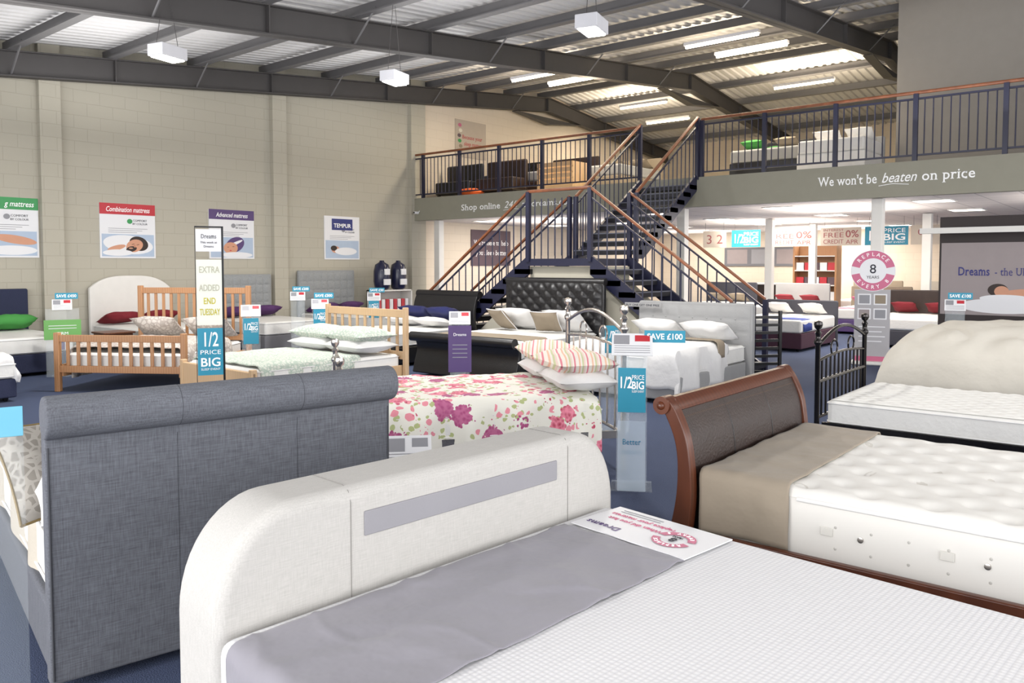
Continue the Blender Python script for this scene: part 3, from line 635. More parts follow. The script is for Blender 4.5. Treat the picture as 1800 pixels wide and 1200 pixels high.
# ------------------------------------------------------------------ sign stands
def stand(label,px,d,save=None,card='half',h=1.0,w=.24,ex=0,xy=None,leaf=True,group='clear price stands',hx=.06,hy=.12,cz=(.62,.96),lw=.13,pale=False):
    x,y=xy or at(px,d); r=root('price_stand',label,'sign stand',x,y,0,facing(x,y,ex),group); F=Fr(r)
    MB().box(-.15,.15,-.14,.14,0,.012).build('base_plate',acr,r,True,.004)
    MB().grid(lambda u,v:V(((u-.5)*w,-.03-.1*(1-v)**3,.012+v*(h-.03))),2,14).build('upright_panel',acr,r,True,solid=.006)
    if leaf:
        F2=Fr(r,(0,-.03,h-.02),(1,0,0),(.12,.72,.66)); F2.rect(-lw,-.02,lw,.2,cardw,'leaflet'); F2.rect(.02,.12,lw-.02,.18,grim if pale else redc,'leaflet_price_block',.002); F2.rect(-lw+.015,.09,-.02,.18,grim,'leaflet_photo',.002)
        for i in range(4): F2.rect(-lw+.02,.005+i*.022,lw-.02,.010+i*.022,grim,'small_print',.002,.001)
    if save:
        F3=Fr(r,(hx,.1,h+hy)); F3.rect(-.15,-.0,.15,.09,teal,'price_header'); F3.text(save,0,.025,.06,inkw,width=.26,bold=.0012)
        MB().box(hx-.01,hx+.01,.1,.104,h-.05,h+hy).build('header_stem',acr,r)
    F4=Fr(r,(0,-.07,0))
    if card=='half': half_price(F4,-.10,h*cz[0],.10,h*cz[1])
    if card=='firm':
        F4.rect(-.24,.55,.24,.84,mat('leaf_green_card',(.40,.62,.33),.5),'firmness_card'); F4.text('FIRM',.0,.62,.06,inkw,width=.14)
        for i in range(2): F4.rect(-.18,.75-i*.04,.18,.758-i*.04,cardw,'small_print',.002,.001)
    if card=='purple': 
        F4.rect(-.14,h*.36,.14,h*.95,purple,'purple_card'); F4.text('Dreams',0,h*.82,.05,inkw)
        for i in range(4): F4.rect(-.09,h*.7-i*.05,.09,h*.71-i*.05,grim,'small_print',.002)
    return r
stand('clear stand with save £450 header and green firm card at far left',108,11.75,'SAVE £450','firm',1.02,w=.44)
stand('clear half price stand beside the pine slatted footboard',440,10.9,None,'half',.98,cz=(.58,.94))
stand('clear stand with save £200 header near the block wall',523,14.2,'SAVE £200',None,1.05)
stand('clear stand with save £500 header behind the patterned throw bed',562,12.4,'SAVE £500','half',1.0)
stand('clear stand with save £50 header before the bagged duvets',657,15.7,'SAVE £50','half',.98)
stand('clear stand with purple card in front of the black buttoned bed',808,9.7,None,'purple',.96)
r=stand('nearest clear stand with save £100 header beside the floral bed',1112,5.85,'SAVE £100','half',1.02,w=.22,hx=.24,hy=.05,cz=(.56,.88),lw=.15)
F=Fr(r,(0,-.10,0)); F.text('Better',.0,.34,.06,tealk,width=.13,serif=True); F.text('makes a',.0,.27,.06,tealk,width=.15,serif=True)
MB().grid(lambda u,v:V(((u-.5)*.2,-.08-.14*(1-v)**2,.03+v*.48)),1,10).build('lower_card',mat('photo_blue',(.74,.80,.86),.4,alpha=.4),r,True)
stand('clear half price stand behind the chrome headboard',1082,7.9,None,'half',1.05,w=.28,cz=(.74,1.0),leaf=False)
stand('clear stand with save £100 header below the wall photo at right',1680,11.0,'SAVE £100',None,1.05)
stand('small clear leaflet stand behind the pale footboard',716,4.4,None,None,.56,pale=True)
x,y=at(8,2.62); r=root('price_stand','clear acrylic stand with rounded teal top card at left edge','sign stand',x,y,0,facing(x,y,.0),'clear price stands')
MB().box(-.1,.04,-.003,.003,.0,1.1).build('upright_panel',acr2,r,True,.003); MB().box(-.12,.06,-.1,.12,0,.012).build('base_plate',acr2,r); MB().box(-.1,.04,-.008,-.003,1.08,1.18).build('teal_card',tealp,r,True,.003)
x,y=at(368,7.9); r=root('sign_tower','tall black framed sign with extra added end tuesday panel','sign stand',x,y,0,facing(x,y,.0)); F=Fr(r)
for s_,q in ((-1,.003),(1,.010)): MB().box(s_*.127-q,s_*.127+q,-.0,.03,0,2.03).build('frame_post',blkm,r)
MB().box(-.130,.136,0,.03,2.015,2.03).build('frame_top',blkm,r); MB().box(-.2,.2,-.18,.2,0,.02).build('base_plate',blkm,r,True,.005)
F.rect(-.12,1.78,.117,2.0,cardw,'header_panel',.0); F.text('Dreams',0,1.91,.06,ink,width=.14,serif=True); F.text('This week at',0,1.86,.03,ink); F.text('Dreams',0,1.82,.03,ink)
F.rect(-.12,1.05,.117,1.70,mat('pale_cream_card',(.88,.89,.84),.5),'message_panel',.0)
for i,(t,c,z) in enumerate((('EXTRA',creamc,1.57),('ADDED',creamc,1.39),('END',yell,1.26),('TUESDAY',yell,1.15))): F.text(t,0,z,.09,c if i>1 else mat('pale_grey_ink',(.72,.71,.64),.6),width=.19 if len(t)>3 else .11,bold=.001)
F.rect(-.12,.55,.117,1.02,teal,'promo_card',.0); F.text('1/2',0,.84,.2,inkw,width=.13,bold=.002); F.text('PRICE',0,.76,.06,inkw,width=.19); F.text('BIG',0,.64,.12,inkw,width=.18,bold=.002); F.text('SLEEP EVENT',0,.60,.03,inkw,width=.18)
# ------------------------------------------------------------------ FOREGROUND BED 1
th=math.radians(-5.0); w=1.64; L=2.1; T1=.26
fc=V((2.045,1.92,0)); dr=V((math.sin(-th),math.cos(-th),0)); hc=fc-dr*L
b1=root('bed','pale grey upholstered bed with tall rounded footboard and darker inset strip in foreground','bed',hc.x,hc.y,0,th)
divan(b1,w+.12,L,.05,.33,MC['cream_linen'])
mattress(b1,1.74,L-.01,.33,.62,MC['honeycomb_knit'],0,.04,pip=False,x0=-.04)
fw=w+.18; hh=.95
P=[(-fw/2,L,.0),(fw/2,L,.0)]
for a0,cx in ((0,fw/2-.26),(90,-fw/2+.26)):
    for k in range(13):
        q=math.radians(a0+90*k/12); P.append((cx+.26*math.cos(q),L,hh-.32+.32*math.sin(q)))
fb=MB().prism(P,(0,T1,0)).build('footboard',MC['cream_linen'],b1,True,.045,5)
MB().box(-.41,.52,L-.006,L+.01,.785,.865).build('inset_panel',strip,fb,True,.004)
for x in (-.46,.59): 
    MB().tube([(x,L-.001,.5),(x,L-.001,hh-.045),(x,L+.013,hh-.012),(x,L+.045,hh+.001),(x,L+T1-.045,hh+.001),(x,L+T1-.01,hh-.02),(x,L+T1+.001,hh-.06),(x,L+T1+.001,.1)],.0014,n=5).build('seam',seamm,fb)
drape('bed_runner','purple-grey velvet runner across the pale grey bed in foreground',b1,-.915,.49,L-.62,L-.07,.628,velvet,ovl=.28,r=.045,wr=.006,cat='bed runner',nu=130,nv=60,ws=5,th=.004,crease=1.0,hf=8)
r=root('leaflet','large white mattress leaflet with pink ring beside the velvet runner','leaflet',0,0); r.matrix_world=RM(b1)@Matrix.Translation((.65,L-.36,.632))@Matrix.Rotation(-.06,4,'Z')
F=Fr(r,(0,0,0),(0,1,0),(-1,0,0)); F.rect(-.27,-.15,.27,.15,cardw,'sheet',0,.004); ring8(F,-.13,.02,.085,.002,False)
F.text('Dreams',.16,.07,.05,purple,.002,serif=True); F.text('When did you last',.08,-.02,.035,pink,.002); F.text('replace your mattress',.08,-.07,.035,pink,.002)
for i in range(2): F.rect(.02,-.10-i*.02,.22,-.096-i*.02,grim,'small_print',.002,.001)
# ------------------------------------------------------------------ BED 2 mahogany sleigh
b2=root('bed','mahogany sleigh bed with dark brown leather footboard panel','bed',4.07,-.45,0,0); L=2.1; w=1.49
pts=interp([(L+.16,.02),(L+.12,.2),(L+.06,.42),(L+.035,.62),(L+.05,.82),(L+.105,.96),(L+.15,1.01)],6)
n=len(pts); ths=[.13-.07*min(1,i/(n*.6)) for i in range(n)]
for s_ in (-1,1):
    x0=s_*w/2-.03; ribbon(pts,ths,x0,x0+.06).build('end_post',MC['mahogany'],b2,True,.008)
    MB().cyl((x0-.012,L+.15,.995),(x0+.072,L+.15,.995),.042,n=18).sph((x0+(.072 if s_>0 else -.012),L+.15,.995),.02).build('scroll',MC['mahogany'],b2,True)
ip=pts[4:-5]; ribbon(ip,[.035]*len(ip),-w/2+.03,w/2-.03).build('leather_panel',brl,b2,True)
tp=pts[-7:]; ribbon(tp,[.055]*len(tp),-w/2+.03,w/2-.03).build('top_rail',MC['mahogany'],b2,True,.01)
MB().cyl((-w/2,L+.15,.995),(w/2,L+.15,.995),.033,n=14).build('top_roll',MC['mahogany'],b2,True)
b=MB()
q=pts[-8]
for i in range(75): b.sph((-w/2+.05+i*(w-.1)/74,q[0]-.0185,q[1]-.005),.0045,n=6)
b.build('stud_row',stud,b2,True)
for x in (-.25,.25): 
    MB().tube([(x,p[0]-.0185,p[1]) for p in ip],.0025,n=4).build('seam',blk,b2)
for s_ in (-1,1): MB().box(s_*w/2-.02,s_*w/2+.02,0,L+.05,.1,.43).build('side_rail',MC['mahogany'],b2,True,.008)
MB().box(-w/2,w/2,0,L,.1,.36).build('slat_deck',MC['brown_wood'],b2)
mw=1.40; z1=.70; z0=.38
def tft(u,v):
    x=(u-.5)*mw; y=v*(L-.03); e=min(u*mw,(1-u)*mw,v*L,(1-v)*L); a=x/.25; c=y/.25
    p=0
    for da in (0,.5):
        aa=(a+da)-round(a+da); cc=(c+da)-round(c+da); p=max(p,math.exp(-(aa*aa+cc*cc)*38))
        p=max(p,.2*math.exp(-abs(aa)*abs(aa)*90)*abs(math.cos(PI*cc)))
    rr=min(1,e/.05); rnd=(1-(1-rr)**2)**.5 if rr<1 else 1
    return V((x,y,z1-.045+.045*rnd-.028*p*min(1,e/.06)+.003*nz(x*9,y*9,1)))
mt=MB().grid(tft,100,140).box(-mw/2,mw/2,0,L-.03,z0,z1-.046).build('mattress',MC['damask_mattress'],b2,True)
for z in (z0+.02,z1-.05): MB().tube([(mw/2,0.02,z),(-mw/2-.002,0.02,z),(-mw/2-.002,L-.46,z)],.010,n=8).build('piping',wfab,mt,True)
tf=MB().sph((0,0,0),.006,(.3,1,1),6).build('side_tuft',mat('tuft_cloth',(.72,.71,.69),.8),mt,True); first=True
for j in range(11):
    for k in (0,1):
        p=(-mw/2-.001,.08+j*.14,z0+.09+k*.09)
        if first: tf.location=p; first=False
        else: copy_child(tf,mt,p)
for y in (.3,.85,1.3):
    MB().lathe([(.012,-.004),(.012,.004),(.006,.006)],(0,0,0)).build('air_vent',chrome,mt,True).matrix_local=Matrix.Translation((-mw/2-.003,y+.08,z0+.15))@Matrix.Rotation(-PI/2,4,'Y')
    MB().box(-mw/2-.008,-mw/2-.002,y+.19,y+.24,z0+.14,z0+.175).build('handle',mat('handle_cloth',(.82,.81,.785),.8),mt,True,.002)
drape('bed_runner','taupe suede runner over the foot of the tufted mattress',b2,-mw/2-.016,mw/2+.016,L-.43,L-.015,z1+.010,taupe,ovl=.27,ovr=.24,r=.045,wr=.006,cat='bed runner',nu=80,nv=30,th=.006,seed=3,crease=.4)
# ------------------------------------------------------------------ BED 3 grey linen roll-top
al=math.radians(-12.0); cx,cy=1.91,3.15
b3=root('bed','charcoal linen bed with tall roll-top board at left foreground','bed',cx,cy,0,al); w=1.48
pts=[(-.03,.04),(-.03,.3),(-.03,.6),(-.03,.85),(-.035,1.0),(-.05,1.09)]
ribbon(interp(pts,4),[.075]*21,-w/2,w/2).build('headboard',MC['grey_linen'],b3,True,.012)
MB().cyl((-w/2-.004,-.075,1.075),(w/2+.004,-.075,1.075),.083,n=40).build('roll_top',MC['grey_linen'],b3,True,.012)
for x in (-.26,.26): MB().tube([(x,-.068,.06),(x,-.068,.9),(x,-.072,.96)],.001,n=5).build('seam',seamd,b3)
for x in (-.26,.26): MB().tube([(x,-.075-.0830*math.cos(t),1.075-.0830*math.sin(t)) for t in [math.radians(q) for q in range(70,-200,-12)]],.0012,n=5).build('seam',seamd,b3)
for x in (-w/2+.012,w/2-.012): MB().tube([(x,-.07,.06),(x,-.07,.96)],.004,n=6).build('edge_piping',seamd,b3,True)
divan(b3,w-.02,2.0,.05,.32,MC['grey_linen'],True,.01); mattress(b3,w-.08,1.98,.32,.58,wfab,.02)
drape('bed_cover','beige-grey cover hanging softly beside the charcoal roll-top board',b3,-w/2+.04,w/2-.04,.16,1.95,.60,cfab,ovl=.36,ovr=.35,ovf=.3,wr=.010,cat='bed cover',seed=4,hf=5)
pillow('pillow','white pillow tucked behind the charcoal roll-top board at left edge',b3,-.42,.2,.70,.66,.42,.18,wfab,.25)
pillow('cushion','grey printed cushion with thin piping at left edge',b3,-.62,.42,.78,.44,.44,.14,MC['cushion_grey_print'],1.0,.35,'cushion',pip=gold)
# ------------------------------------------------------------------ BED floral (chrome)
hd=V((.6,.8,0)); ld=V((-.8,.6,0)); nc=V((5.35,3.45,0)); w=1.4; L=2.0; hc=nc+hd*w/2
b4=root('bed','chrome metal bed under the pink floral duvet','bed',hc.x,hc.y,0,math.atan2(-ld.x,ld.y))
def metalboard(r,y,w,h,m,name,curve=True,zl=.3,n=7):
    o=MB().tube([(-w/2+w*i/12,y,h-.22+.14*math.sin(PI*i/12)) for i in range(13)],.016,n=8).tube([(-w/2+w*i/12,y,h-.36+.04*math.sin(PI*i/12)) for i in range(13)],.013,n=8).cyl((-w/2,y,zl),(w/2,y,zl),.014).build(name,m,r,True)
    for s_ in (-1,1):
        MB().lathe([(.024,0),(.026,.05),(.022,.08),(.022,h-.22),(.036,h-.2),(.036,h-.18),(.022,h-.16),(.022,h-.12),(.032,h-.11),(.022,h-.09),(.014,h-.08),(.032,h-.06),(.038,h-.035),(.032,h-.01),(.006,h)],(s_*w/2,y,0),16).build('post',m,o,True)
    for i in range(n):
        x=-w/2+w*(i+1)/(n+1); MB().cyl((x,y,zl),(x,y,h-.36+.04*math.sin(PI*(i+1)/(n+1))),.010,n=8).build('bar',m,o,True)
    for s_ in (-1,1):
        P=[(s_*(w*.18+.09*math.cos(t)),y,h-.27+.07*math.sin(t)) for t in [k*PI/8 for k in range(17)]]
        MB().tube(P,.009,n=6).build('scroll_ring',m,o,True)
    return o
metalboard(b4,-.16,w+.06,1.33,chrome,'headboard'); metalboard(b4,L+.06,w+.06,.98,chrome,'footboard')
for s_ in (-1,1): MB().box(s_*w/2-.015,s_*w/2+.015,-.14,L+.06,.26,.32).build('side_rail',chrome,b4)
divan(b4,w-.04,L,.05,.3,lgrey,True); mattress(b4,w,L,.3,.52,mattw)
drape('floral_duvet','white duvet with large pink and red flowers',b4,-w/2-.04,w/2+.04,.04,L-.0,.575,MC['floral_cotton'],ovl=.36,ovr=.36,ovf=.12,wr=.022,puff=.05,r=.10,th=.03,seed=2,nu=60,nv=66)
M4=RM(b4); sx=1 if (M4@V((w/2,0,0))-nc).length<(M4@V((-w/2,0,0))-nc).length else -1
pillow('pillow','lower white pillow nearest the price stand on the floral bed',b4,sx*.38,.12,.71,.70,.48,.18,wfab,0,0)
pillow('pillow','lower white pillow at the far side of the floral bed',b4,-sx*.34,.12,.71,.70,.48,.18,wfab,0,0)
pillow('pillow','striped pillow on top nearest the price stand',b4,sx*.36,.14,.85,.74,.50,.18,MC['striped_cotton'],.0,.06)
pillow('pillow','striped pillow on top at the far side of the floral bed',b4,-sx*.33,.15,.86,.74,.50,.18,MC['striped_cotton'],.0,-.05)
# ------------------------------------------------------------------ right beds
b5=root('bed','low white mattress on dark nickel bedstead with ball finials','bed',7.8,.3,0,0); w=1.4; L=2.0
mk=mat('black_nickel',(.22,.21,.21),.2,.9)
o=metalboard(b5,L+.05,w,1.16,mk,'footboard',n=11)
MB().tube([(-w/2+w*i/8,L+.05,.62) for i in range(9)],.018,n=8).build('middle_rail',mk,o,True)
for s_ in (-1,1): MB().box(s_*w/2-.02,s_*w/2+.02,0,L,.2,.27).build('side_rail',mk,b5)
MB().box(-w/2,w/2,0,L,.2,.25).build('slat_deck',MC['light_pine'],b5)
for s_ in (-1,1): MB().cyl((s_*w/2,.05,0),(s_*w/2,.05,.25),.02).build('leg',mk,b5)
def quilt(u,v):
    x=(u-.5)*(w-.06); y=.03+v*(L-.09); e=min(1,min(u,1-u,v,1-v)*30)
    return V((x,y,.468+e*.014*(abs(math.sin(PI*(x+y)/.16))*abs(math.sin(PI*(x-y)/.16)))**.4))
mb=mattress(b5,w-.02,L-.03,.25,.47,mattw); MB().grid(quilt,90,120).build('quilted_top',mattw,mb,True)
b6=root('bed','grey mattress bed under a bulky pale duvet at right edge','bed',9.75,.25,0,0); w=1.4; L=1.95
divan(b6,w,L,.05,.35,dgrey); mattress(b6,w,L,.35,.58,lgrey)
for s_ in (-1,1): MB().box(s_*w/2-.02+s_*.02,s_*w/2+.02+s_*.02,0,L+.1,.26,.32).build('side_rail',chrome,b6)
def eprof(u,v): return (max(0,1-abs(2*u-1)**2.6)*max(0,1-abs(2*v-1)**3.4))**.5
def duv(u,v,top):
    x=(u-.5)*1.70; y=.0+v*2.12; e=eprof(u,v)
    fold=math.exp(-(nz(x*.9+y*.7,y*.8-x*.5,3.3)*9)**2); fold2=math.exp(-(nz(x*1.7,y*1.2,8.8)*10)**2)
    zt=.50-.10*(1-e)**2
    if top: zt+=.56*e**.8+e*(.08*nz(x*1.3,y*1.3,4)-.045*fold-.035*fold2+.012*nz(x*7,y*5,2))
    return V((x+.06*nz(y*2,1,1),y+.05*nz(x*2,2,6),zt))
o=MB().grid(lambda u,v:duv(u,v,1),90,100).grid(lambda u,v:duv(u,v,0),90,100).build('folded_duvet',mat('ivory_duvet',(.77,.75,.71),.9,bump=.5,bs=5,bd=.03),None,True,weld=.001); tag(o,'bulky pale grey-beige duvet piled on the bed at right edge','duvet'); o.matrix_world=RM(b6)
# ------------------------------------------------------------------ heads against the stair
def plain_pillow_pair(bed,desc,m,y=.28,z=.68,w=.66,h=.17,dx=.36,rx=.35,cat='pillow',extra=''):
    for s_ in (-1,1):
        pillow(cat,'%s %s %s on %s'%({-1:'right-hand',1:'left-hand'}[s_],extra,cat,desc),bed,s_*dx,y,z,w,.42,h,m,rx,0,cat)
bb=root('bed','black leather bed with navy pillows at the stair foot','bed',10.42,10.2,0,PI/2); w=1.45; L=2.0
sleigh(bb,-.02,-1,w+.1,1.18,blk,'headboard'); divan(bb,w,L,.05,.32,blk); mattress(bb,w-.02,L-.05,.32,.56,mattw,.03)
plain_pillow_pair(bb,'the black bed at the stair foot',navs,z=.76,w=.74,h=.2,rx=.6,extra='navy satin')
for s_ in (-1,1): pillow('pillow','%s white pillow in front of the navy ones at the stair foot'%{-1:'right-hand',1:'left-hand'}[s_],bb,s_*.36,.6,.66,.66,.42,.15,wfab,.15)
bc=root('bed','wide black leather bed with deep buttoned headboard before the staircase','bed',10.38,7.68,0,PI/2); w=1.85; L=2.05
board(bc,w+.12,1.40,.08,blk,0,.05,.03,arch=.05); tufts(bc,w+.04,.5,1.36,.0,blk,8,4,True,.045)
MB().cyl((-w/2-.06,-.05,1.38),(w/2+.06,-.05,1.38),.06,n=14).build('roll_top',blk,bc,True)
divan(bc,w,L-.05,.05,.34,blk); mattress(bc,w-.05,L-.1,.34,.60,mattw,.05); sleigh(bc,L,1,w+.12,.66,blk,'footboard')
for i,x in enumerate((-.5,.45)):
    pillow('pillow',['right-hand','left-hand'][i]+' white pillow on the wide black buttoned bed',bc,x,.3,.78,.72,.48,.2,wfab,.7)
for i,x in enumerate((-.34,.55)):
    pillow('cushion',['right-hand','left-hand'][i]+' taupe cushion on the wide black buttoned bed',bc,x,.62,.78,.44,.44,.13,taupf,.8,.3*(1-2*i),'cushion',pip=cardw)
drape('bed_runner','taupe throw across the foot of the wide black buttoned bed',bc,-w/2+.02,w/2-.02,L-.75,L-.2,.615,taupf,ovl=.3,ovr=.3,wr=.006,cat='bed runner',nu=40,nv=14,th=.008)
bd=root('bed','pale grey upholstered bed with white bedding right of the stairs','bed',10.35,5.18,0,PI/2); w=1.6; L=2.0
board(bd,w+.16,1.12,.1,lgrey,0,.05,.04); tufts(bd,w+.1,.55,1.08,0,lgrey,8,3,False,.012)
divan(bd,w,L,.05,.33,lgrey); mattress(bd,w-.03,L,.33,.56,mattw)
drape('duvet','white duvet on the pale grey bed right of the stairs',bd,-w/2,w/2,.55,L,.585,wfab,ovl=.42,ovr=.42,ovf=.36,wr=.018,puff=.07,hf=9)
plain_pillow_pair(bd,'the pale grey bed right of the stairs',wfab,z=.75,w=.72,h=.2,dx=.38,rx=.5,extra='white')
drape('bed_runner','taupe strip across the white duvet on the pale grey bed',bd,-w/2-.03,w/2+.03,.75,.95,.69,taupf,ovl=.2,ovr=.2,wr=.004,cat='bed runner',nu=40,nv=8,th=.006)
r=root('promo_strip','small buy one get one free strip on the pale grey headboard','sign',10.27,5.95,1.03,-PI/2); F=Fr(r); F.rect(-.3,-.0,.3,.06,lgrey,'strip'); F.text('BUY ONE GET ONE FREE',0,.012,.045,ink,width=.56)
# ------------------------------------------------------------------ pine slatted bed
hl=V((5.85,12.2,0)); hr=V((6.75,10.75,0)); fl=V((4.2,11.1,0)); fr=V((5.2,9.7,0))
hc=(hl+hr)/2; fcn=(fl+fr)/2; dv=(fcn-hc).normalized(); L=(fcn-hc).length
be=root('bed','honey pine slatted bed with patterned bedding at left','bed',hc.x,hc.y,0,math.atan2(-dv.x,dv.y)); w=1.6
slatboard(be,-.03,w+.12,1.30,.5,MC['pine'],13,'headboard'); slatboard(be,L,w+.12,.74,.25,MC['pine'],11)
for s_ in (-1,1): MB().box(s_*w/2-.015,s_*w/2+.015,0,L,.2,.36).build('side_rail',MC['pine'],be,True,.005)
mattress(be,w-.06,L-.08,.28,.5,mattw,.03)
drape('duvet','damask patterned duvet on the pine slatted bed',be,-w/2+.02,w/2-.02,.4,L-.12,.55,MC['damask_bedding'],ovl=.36,ovr=.36,wr=.02,puff=.07)
for i,x in enumerate((-.4,.4)): pillow('pillow',['right','left'][i]+' damask pillow on the pine slatted bed',be,x,.28,.72,.70,.48,.2,MC['damask_bedding'],.6)
p0=V((6.87,7.42,0)); p1=V((6.95,8.98,0)); hc=(p0+p1)/2; dv=V((-1,.02,0)).normalized()
bf=root('bed','light pine bed frame with patterned green-grey throw','bed',hc.x,hc.y,0,math.atan2(-dv.x,dv.y)); w=1.5; L=2.12
slatboard(bf,0,w+.1,1.08,.45,MC['light_pine'],9,'headboard',.06,.1); MB().box(-w/2-.03,w/2+.03,L-.02,L+.03,.15,.50).build('footboard',MC['light_pine'],bf,True,.012)
for s_ in (-1,1):
    MB().box(s_*w/2-.03,s_*w/2+.03,L-.03,L+.04,0,.53).build('post',MC['light_pine'],bf,True,.008); MB().box(s_*w/2-.015,s_*w/2+.015,0,L,.2,.38).build('side_rail',MC['light_pine'],bf,True,.005)
mattress(bf,w-.05,L-.08,.27,.52,mattw,.03)
drape('patterned_throw','pale green-grey patterned throw on the light pine bed',bf,-w/2+.02,w/2-.02,.65,L-.1,.545,MC['patterned_throw'],ovl=.12,ovr=.22,wr=.012,puff=.03,cat='throw')
for i,(zz,m,nm,dd) in enumerate(((.64,wfab,'lowest white folded duvet',.62),(.77,MC['patterned_throw'],'patterned upper duvet',.58))):
    for s_ in (-1,1): pillow('folded_duvet','%s, %s pile on the light pine bed'%(nm,{-1:'right-hand',1:'left-hand'}[s_]),bf,s_*.37,.38,zz,.78,dd,.19,m,0,.05*s_,'duvet')
# ------------------------------------------------------------------ beds along the left wall
def wall_bed(label,x0,x1,L,base,head,hh,kind,top=.58,z0=.0,y=WY-.04):
    w=x1-x0; r=root('bed',label,'bed',(x0+x1)/2,y-.1,z0,PI,'beds along the left wall')
    if kind=='arch': board(r,w+.08,hh,.09,head,0,.05,.2,arch=.22)
    elif kind=='tuft': board(r,w+.06,hh,.08,head,0,.05,.03); tufts(r,w,.5,hh-.04,0,head,8,5,False,.02)
    else: board(r,w+.04,hh,.08,head,0,.05,.03)
    divan(r,w,L,.05,.33,base); mattress(r,w-.02,L,.33,top,mattw); return r
r=wall_bed('navy divan bed with green pillows at far left wall',3.7,5.15,1.85,navyf,navyf,1.25,'plain')
plain_pillow_pair(r,'the navy divan bed at far left',greenf,z=.72,w=.74,h=.22,rx=.3,extra='green')
MB().box(-.58,-.44,1.852,1.858,.36,.55).build('mattress_label',purple,r)
r=wall_bed('white bed with cream arched headboard under the red-headed poster',6.2,7.6,1.85,lgrey,white,1.45,'arch')
plain_pillow_pair(r,'the arched headboard bed',redf,z=.70,extra='dark red')
r=wall_bed('grey bed with square-tufted headboard under the purple-headed poster',8.45,9.85,1.9,mgrey,MC['mid_grey_linen'],1.45,'tuft')
plain_pillow_pair(r,'the square-tufted grey bed under the baby poster',purf,z=.70,extra='plum')
r=wall_bed('grey bed with wide tufted headboard under the blue brand poster',10.6,12.1,1.9,mgrey,MC['mid_grey_linen'],1.52,'tuft')
plain_pillow_pair(r,'the grey bed under the blue brand poster',purf,z=.70,extra='dark purple')
r=root('bed','white bed corner with navy base cut off at left edge','bed',1.75,11.4,0,-PI/2); divan(r,1.4,1.85,.05,.28,navyf); mattress(r,1.4,1.85,.28,.48,mattw)
drape('duvet','white duvet on the bed cut off at left edge',r,-.7,.7,.3,1.85,.52,wfab,ovl=.2,ovr=.2,ovf=.2,puff=.06,wr=.015)
r=root('bedside_cabinet','small brown wooden bedside cabinet between the pine and arched beds','cabinet',5.75,12.95,0,PI)
MB().box(-.22,.22,-.2,.2,.04,.56).build('carcass',MC['brown_wood'],r,True,.006); MB().box(-.25,.25,-.22,.23,.56,.59).build('top',MC['brown_wood'],r,True,.008)
for k in range(2):
    o=MB().box(-.19,.19,.2,.215,.09+k*.23,.29+k*.23).build('drawer',MC['brown_wood'],r,True,.005); MB().sph((0,.225,.19+k*.23),.014).build('knob',gold,o,True)
r=root('leaflet_shelf','low white shelf of red and white packs by the block wall','shelf',12.95,14.45,0,0)
MB().box(-.55,.55,-.2,.2,0,.06).box(-.55,.55,-.2,.2,.5,.53).box(-.55,.55,-.2,.2,1.02,1.05).box(-.55,-.52,-.2,.2,0,1.05).box(.52,.55,-.2,.2,0,1.05).box(-.55,.55,.18,.2,0,1.05).build('carcass',white,r)
for k in range(8):
    o=MB().box(-.05,.05,-.12,.12,0,.3).build('boxed_pillow_pack',[redc,cardw][k%2],None,True,.005); tag(o,['red','white'][k%2]+' pack on the low shelf, %s from the left'%['first','second','third','fourth','fifth','sixth','seventh','eighth'][k],'pack','packs on the low shelf'); o.location=(12.95-.45+k*.125,14.42,.53)
for i,x in enumerate((12.68,13.2)):
    o=MB().lathe([(.12,0),(.17,.04),(.20,.2),(.195,.45),(.16,.6),(.06,.66),(.05,.7)],(0,0,0),16).build('duvet_bag',mat('navy_plastic',(.12,.13,.24),.25),None,True); tag(o,['left','right'][i]+' navy and white bagged duvet standing on the low shelf','bag','bagged duvets'); o.location=(x,14.42,1.05)
    MB().box(-.1,.1,-.204,-.17,.12,.26).build('white_band',cardw,o); MB().box(-.08,.08,-.204,-.17,.36,.5).build('white_band',cardw,o)
r=root('security_camera','small white camera at the left end of the fascia','camera',MX-.02,14.6,2.95,0); MB().box(-.16,-.02,-.03,.03,-.03,.03).build('body',cardw,r,True,.01); MB().cyl((-.02,0,0),(.02,0,.05),.012).build('bracket',cardw,r); MB().cyl((-.18,0,0),(-.16,0,0),.02).build('lens',blkm,r)
# ------------------------------------------------------------------ beds below and above mezzanine
def simple(label,x,y,z0,w,L,base,head,hh,cush,desc,thr=None,tuf=False,mm=None):
    r=root('bed',label,'bed',x,y,z0,PI/2)
    board(r,w+.06,hh,.08,head,0,.05,.04)
    if tuf: tufts(r,w,.55,hh-.04,0,head,7,3,True,.03)
    divan(r,w,L,.05,.35,base); mattress(r,w-.02,L,.35,.6,mm or mattw,pip=False)
    if cush:
        for s_ in (-1,1): pillow('cushion','%s cushion on %s'%({-1:'right-hand',1:'left-hand'}[s_],desc),r,s_*w*.24,.3,.74,.5,.4,.15,cush,.5,0,'cushion',n=8)
    if thr: drape('bed_runner','coloured runner at the foot of '+desc,r,-w/2,w/2,L-.6,L-.1,.61,thr,ovl=.2,ovr=.2,wr=.004,cat='bed runner',nu=16,nv=6,th=.006)
    return r
plumf=mat('plum_fabric',(.27,.16,.22),.9)
simple('white bed with blue runner just under the mezzanine edge',17.0,6.0,0,1.45,2.0,plumf,dgrey,.9,wfab,'the blue runner bed under the mezzanine',bluef)
simple('dark based bed behind the round-headed stand',18.9,4.0,0,1.4,1.95,dgrey,brl,1.1,redf,'the bed behind the round-headed stand')
simple('small far bed with pink runner under the mezzanine',21.6,5.6,0,1.4,1.95,purple,taupf,1.1,pink,'the pink runner bed',pink)
simple('far bed with grey headboard beside the lit shelves',21.6,7.6,0,1.4,1.95,brl,lgrey,1.15,redf,'the bed beside the lit shelves')
